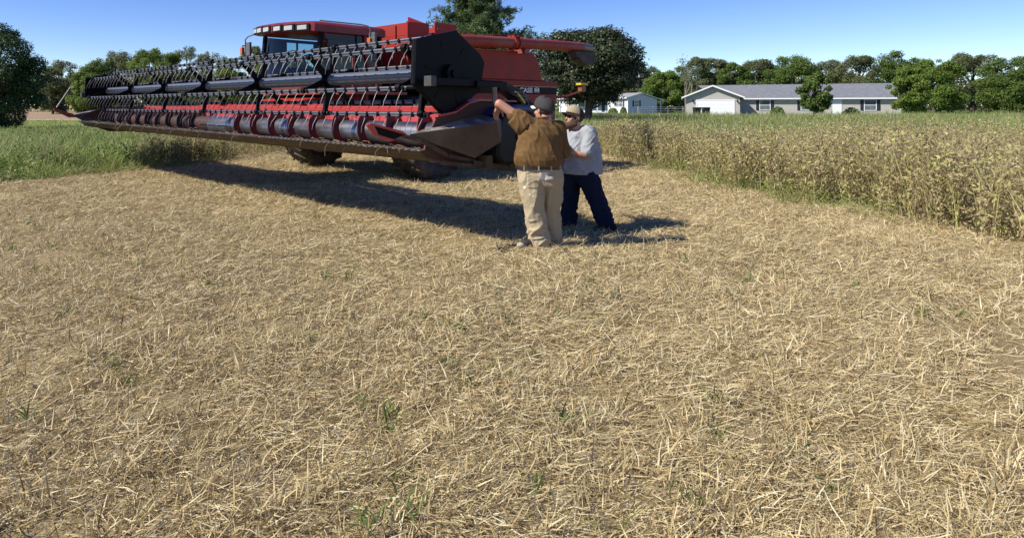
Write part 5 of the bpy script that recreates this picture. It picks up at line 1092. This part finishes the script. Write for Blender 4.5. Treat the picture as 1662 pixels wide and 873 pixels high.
def man_brown():
    px, Z = 880, 7.86; X = (px - CX) / F * Z; g = float(ground_h(X, Z)); P = empty('person', (X, Z, g), 'man in brown shirt, khaki trousers and charcoal cap, one arm raised to the machine', 'person')
    L_sh, L_el, L_wr = (-0.235, 0.0, 1.53), (-0.510, 0.06, 1.740), (-0.475, 0.30, 1.690)
    R_sh, R_el, R_wr = (0.175, 0.03, 1.44), (0.250, 0.0, 1.14), (0.16, 0.27, 1.10)
    Ll = [(-0.135, 0, 0.90), (-0.105, -0.03, 0.46), (-0.045, -0.03, 0.07)]; Rl = [(0.10, 0.03, 0.90), (0.125, 0.10, 0.46), (0.165, 0.14, 0.07)]
    m_ = MB(); loft(m_, [(-0.04, 0, 0.86, 0.17, 0.13), (-0.04, 0.0, 1.02, 0.22, 0.17), (-0.03, 0.0, 1.25, 0.22, 0.16), (-0.01, 0, 1.42, 0.19, 0.13), (0.0, 0.0, 1.52, 0.09, 0.08)])
    limb(m_, [L_sh, L_el], [0.066, 0.052]); limb(m_, [L_el, (-0.50, 0.17, 1.725), L_wr], [0.052, 0.046, 0.031]); limb(m_, [R_sh, R_el], [0.066, 0.052]); limb(m_, [R_el, (0.225, 0.14, 1.12), R_wr], [0.051, 0.046, 0.032])
    limb(m_, Ll, [0.11, 0.075, 0.05]); limb(m_, Rl, [0.11, 0.075, 0.05])
    hand(m_, L_wr, (-0.15, 0.55, -0.82), (-0.4, 0.7, 0.6), (0.9, 0.2, 0.2), 1.1, 0.5); hand(m_, R_wr, (-0.6, 0.75, 0.05), (0.4, 0.3, 0.8), (-0.5, -0.2, 0.8), 1.1, 0.5)
    fw = Vector((-0.50, 0.86, 0.05)); Pm = head(m_, (0.030, 0.045, 1.655), fw, sc=1.18)
    skin_over('body', m_, M['skin'], P, 0.0075, 2)
    # shirt
    m_ = MB(); loft(m_, [(-0.05, 0, 0.965, 0.262, 0.205), (-0.052, -0.005, 1.0, 0.275, 0.215), (-0.055, -0.01, 1.06, 0.285, 0.222), (-0.045, -0.01, 1.15, 0.278, 0.215), (-0.03, -0.01, 1.26, 0.268, 0.20, -0.03), (-0.015, -0.01, 1.38, 0.252, 0.18, -0.08), (-0.01, 0.0, 1.46, 0.225, 0.155, -0.12), (0.0, 0.01, 1.52, 0.15, 0.11, -0.1), (0.005, 0.02, 1.555, 0.085, 0.082)])
    limb(m_, [(-0.12, 0, 1.44), L_sh, (-0.345, 0.02, 1.60)], [0.12, 0.100, 0.076]); m_.tube([(-0.20, 0, 1.46), (-0.345, 0.025, 1.575)], [0.12, 0.095], 16)
    limb(m_, [(0.10, 0.01, 1.42), R_sh, (0.228, 0.01, 1.22), (0.242, 0.01, 1.17)], [0.115, 0.104, 0.088, 0.088])
    fA = folds(5.5, 0.017, 1, (0.5, 0, -1)); fB = folds(12, 0.008, 4, (0.5, 0, -0.9))
    sh = skin_over('shirt', m_, M['brownshirt'], P, 0.008, 2, lambda c, n: (fA(c, n) + fB(c, n)) * (1.25 if c.z < 1.12 else 1.0) * min(1, max(0.15, (c.z - 0.97) / 0.07)))
    m_ = MB(); m_.tube([(0.008 + 0.082 * math.cos(t), 0.025 + 0.078 * math.sin(t), 1.558 - 0.012 * math.sin(t)) for t in np.linspace(0, 2 * math.pi, 29)], 0.013, 8); m_.build('collar', M['brownshirt'], sh, smooth=True)
    # trousers
    m_ = MB(); loft(m_, [(-0.02, 0.0, 0.74, 0.225, 0.15), (-0.025, -0.005, 0.84, 0.275, 0.195), (-0.035, 0, 0.92, 0.268, 0.20), (-0.042, 0, 0.985, 0.255, 0.195)])
    limb(m_, [(-0.145, -0.02, 0.84), (-0.125, -0.03, 0.64), Ll[1], (-0.075, -0.04, 0.25), (-0.045, -0.035, 0.085)], [0.155, 0.142, 0.122, 0.112, 0.118])
    limb(m_, [(0.115, 0.02, 0.84), (0.118, 0.06, 0.64), Rl[1], (0.145, 0.12, 0.25), (0.165, 0.13, 0.095)], [0.152, 0.138, 0.115, 0.105, 0.108])
    fA = folds(5, 0.013, 2, (0.15, 0, 1)); fB = folds(11, 0.008, 7, (1, 0, 0.5))
    def pocket(c):                                          # two stitched back pockets and the side seam
        if c.y > -0.04: return 0.0
        for (px_, pz) in ((-0.145, 0.815), (0.055, 0.815)):
            dx, dz = abs(c.x - px_) / 0.068, abs(c.z - pz) / 0.078
            if max(dx, dz) < 1: return 0.007
        return 0.0
    tr = skin_over('trousers', m_, [M['khaki'], M['stain']], P, 0.008, 2, lambda c, n: fA(c, n) * (0.6 if c.z > 0.7 else 1.0) + fB(c, n) * (1.4 if c.z < 0.35 else 0.5) + pocket(c))
    me = tr.data; sp = [(-0.245, -0.13, 0.74, 0.014), (-0.19, -0.16, 0.66, 0.008), (-0.16, -0.17, 0.64, 0.007)]
    for p in me.polygons:
        c = p.center
        if c.y < -0.05 and 0.76 < c.z < 0.95 and abs((c.x + 0.03) - (0.93 - c.z) * 0.35) < 0.085 - abs(c.z - 0.90) * 0.25 and mnoise.noise(Vector((c.x * 9, 0, c.z * 26))) > -0.02: p.material_index = 1
        for (sx, sy, sz, r_) in sp:
            if c.y < -0.03 and abs(c.x - sx) < r_ and abs(c.z - sz) < r_: p.material_index = 1
    m_ = MB(); pts = [(-0.048 + 0.268 * math.cos(t), 0.208 * math.sin(t), 0.972 + 0.004 * math.sin(3 * t)) for t in np.linspace(0, 2 * math.pi, 41)]
    vv = []; ff = []
    for (x, y, z) in pts[:-1]:
        for (o_, dz) in ((0.0, -0.02), (0.008, -0.02), (0.008, 0.02), (0.0, 0.02)):
            L2 = math.hypot(x + 0.048, y); vv.append((x + (x + 0.048) / L2 * o_, y + y / L2 * o_, z + dz))
    for i in range(40):
        for k in range(4): ff.append((i * 4 + k, i * 4 + (k + 1) % 4, ((i + 1) % 40) * 4 + (k + 1) % 4, ((i + 1) % 40) * 4 + k))
    m_.add(vv, ff); belt = m_.build('belt', M['belt'], P)
    m_ = MB()
    for t in (-2.4, -1.75, -1.2, -0.6): x, y = -0.048 + 0.279 * math.cos(t), 0.219 * math.sin(t); m_.box((x - 0.008, y - 0.003, 0.94), (x + 0.008, y + 0.003, 1.0))
    m_.build('belt_loop', M['khaki'], belt)
    m_ = MB(); shoe(m_, (-0.03, 0.0, 0), (-0.285, -0.07, 0), 0.055); s1 = skin_over('shoe', m_, M['shoe'], P, 0.009, 1)
    m_ = MB(); m_.ball((-0.275, -0.069, 0.036), 0.046, 14, 9, sc=(1.1, 0.95, 0.75)); m_.build('shoe_toe', M['shoepale'], s1, smooth=True)
    m_ = MB(); shoe(m_, (0.17, 0.11, 0), (0.06, 0.35, 0), 0.055); skin_over('shoe', m_, M['shoe'], P, 0.009, 1)
    # short hair at the nape and sides
    m_ = MB(); k0 = len(m_.v); m_.ball((0, 0, 0), 1, 18, 12)
    for i in range(len(m_.v)): x, y, z = m_.v[i]; m_.v[i] = tuple(Pm(-0.022 + x * 0.096, y * 0.0815, -0.002 + z * 0.072 + 0.018))
    skin_over('hair', m_, M['hair'], P, 0.01, 1)
    cap_on(P, Pm, [M['capdark'], M['capdark']], M['capbrim'], P)
man_brown()

def man_grey():
    px, Z = 945, 9.1; X = (px - CX) / F * Z; g = float(ground_h(X, Z)); P = empty('person', (X, Z, g), 'bearded man in pale grey t-shirt, dark blue jeans and beige cap, facing the machine', 'person')
    L_sh, L_el, L_wr = (0.03, -0.205, 1.36), (-0.03, -0.265, 1.06), (-0.27, -0.24, 1.12)
    R_sh, R_el, R_wr = (-0.04, 0.215, 1.37), (-0.10, 0.27, 1.08), (-0.33, 0.16, 1.14)
    Rl = [(-0.11, 0.10, 0.86), (-0.125, 0.15, 0.46), (-0.115, 0.20, 0.07)]; Ll = [(0.0, -0.10, 0.86), (0.145, -0.14, 0.46), (0.285, -0.19, 0.08)]
    m_ = MB(); loft(m_, [(-0.03, 0, 0.84, 0.15, 0.17), (-0.02, 0, 1.0, 0.19, 0.2), (-0.02, 0, 1.2, 0.18, 0.2), (-0.02, 0, 1.36, 0.14, 0.18), (-0.04, 0.0, 1.44, 0.08, 0.08)])
    limb(m_, [L_sh, L_el], [0.066, 0.05]); limb(m_, [L_el, (-0.13, -0.265, 1.075), L_wr], [0.05, 0.046, 0.031]); limb(m_, [R_sh, R_el], [0.066, 0.05]); limb(m_, [R_el, (-0.22, 0.22, 1.1), R_wr], [0.05, 0.046, 0.031])
    limb(m_, Ll, [0.11, 0.075, 0.05]); limb(m_, Rl, [0.11, 0.075, 0.05])
    hand(m_, L_wr, (-0.95, 0.2, 0.05), (0.1, -0.9, 0.3), (0, 0.1, 1), 1.05, 0.5); hand(m_, R_wr, (-0.9, -0.3, 0.1), (0, 0.9, 0.3), (0, 0.1, 1), 1.05, 0.5)
    fw = Vector((-0.96, -0.25, 0.16)); Pm = head(m_, (-0.120, -0.02, 1.575), fw, sc=1.16)
    skin_over('body', m_, M['skin'], P, 0.0075, 2)
    m_ = MB(); loft(m_, [(0.0, 0, 0.79, 0.275, 0.245), (0.0, 0, 0.83, 0.278, 0.25), (-0.005, 0, 0.95, 0.268, 0.25), (-0.01, 0, 1.08, 0.255, 0.245), (-0.012, 0, 1.2, 0.238, 0.235), (-0.015, 0, 1.31, 0.208, 0.225), (-0.025, 0, 1.38, 0.16, 0.19), (-0.045, 0, 1.43, 0.09, 0.10), (-0.055, 0, 1.455, 0.078, 0.082)])
    limb(m_, [(0.0, -0.12, 1.33), L_sh, (0.0, -0.25, 1.19), (-0.012, -0.262, 1.12)], [0.11, 0.105, 0.092, 0.092]); limb(m_, [(-0.02, 0.12, 1.33), R_sh, (-0.07, 0.255, 1.2), (-0.085, 0.262, 1.13)], [0.11, 0.105, 0.092, 0.09])
    fA = folds(5.2, 0.018, 11, (0.35, 0.2, -1)); fB = folds(11, 0.008, 14, (0.5, 0, 0.4))
    skin_over('t_shirt', m_, M['tee'], P, 0.008, 2, lambda c, n: (fA(c, n) + fB(c, n)) * min(1, max(0.12, (c.z - 0.80) / 0.09)))
    m_ = MB(); loft(m_, [(-0.04, 0.0, 0.74, 0.165, 0.2), (-0.03, 0, 0.84, 0.2, 0.22), (-0.02, 0, 0.95, 0.2, 0.215)])
    limb(m_, [(-0.1, 0.09, 0.82), (-0.13, 0.12, 0.64), Rl[1], (-0.12, 0.18, 0.25), (-0.115, 0.2, 0.09)], [0.152, 0.138, 0.118, 0.108, 0.108])
    limb(m_, [(0.01, -0.09, 0.82), (0.08, -0.12, 0.64), Ll[1], (0.215, -0.165, 0.26), (0.285, -0.19, 0.10)], [0.155, 0.142, 0.122, 0.108, 0.105])
    fA = folds(6, 0.013, 22, (0.2, 0, 1)); fB = folds(12, 0.011, 27, (1, 0, 0.35))
    skin_over('jeans', m_, M['denim'], P, 0.008, 2, lambda c, n: fA(c, n) * 0.8 + fB(c, n) * (1.3 if c.z < 0.4 else 0.5))
    m_ = MB(); shoe(m_, (-0.09, 0.2, 0), (-0.35, 0.14, 0), 0.052); skin_over('shoe', m_, M['shoe'], P, 0.009, 1)
    m_ = MB(); shoe(m_, (0.31, -0.19, 0), (0.05, -0.25, 0), 0.052); skin_over('shoe', m_, M['shoe'], P, 0.009, 1)
    # beard, hair, dark glasses under the peak
    m_ = MB()
    for t in np.linspace(-1.5, 1.5, 15):
        m_.ball(Pm(0.016 + 0.060 * math.cos(t), 0.062 * math.sin(t), -0.082 - 0.020 * math.cos(t)), 0.038, 10, 8); m_.ball(Pm(0.012 + 0.055 * math.cos(t), 0.064 * math.sin(t), -0.052 - 0.016 * math.cos(t)), 0.026 if abs(t) > 0.5 else 0.02, 10, 8)
    for q in (-1, 1): m_.ball(Pm(0.005, q * 0.073, -0.02), 0.02, 8, 6, sc=(1, 1, 1.6))
    m_.ball(Pm(0.066, 0, -0.118), 0.042, 10, 8); m_.ball(Pm(0.088, 0, -0.048), 0.017, 10, 6, sc=(1, 1.4, 0.6))
    fn = folds(40, 0.004, 3); skin_over('beard', m_, M['beard'], P, 0.008, 1, fn)
    m_ = MB(); m_.ball((0, 0, 0), 1, 18, 12)
    for i in range(len(m_.v)): x, y, z = m_.v[i]; m_.v[i] = tuple(Pm(-0.026 + x * 0.094, y * 0.082, -0.002 + z * 0.075 + 0.01))
    skin_over('hair', m_, M['hair'], P, 0.01, 1)
    m_ = MB()
    for s in (-1, 1): m_.ball(Pm(0.088, s * 0.034, 0.000), 0.024, 10, 7, sc=(1, 1, 0.7)); m_.tube([Pm(0.085, s * 0.055, 0.004), Pm(0.02, s * 0.083, 0.006)], 0.004, 5)
    m_.build('glasses', M['lens'], P, smooth=True)
    cap_on(P, Pm, [M['capbeige'], M['capbrown']], M['capbrown'], P, two_tone=True)
man_grey()
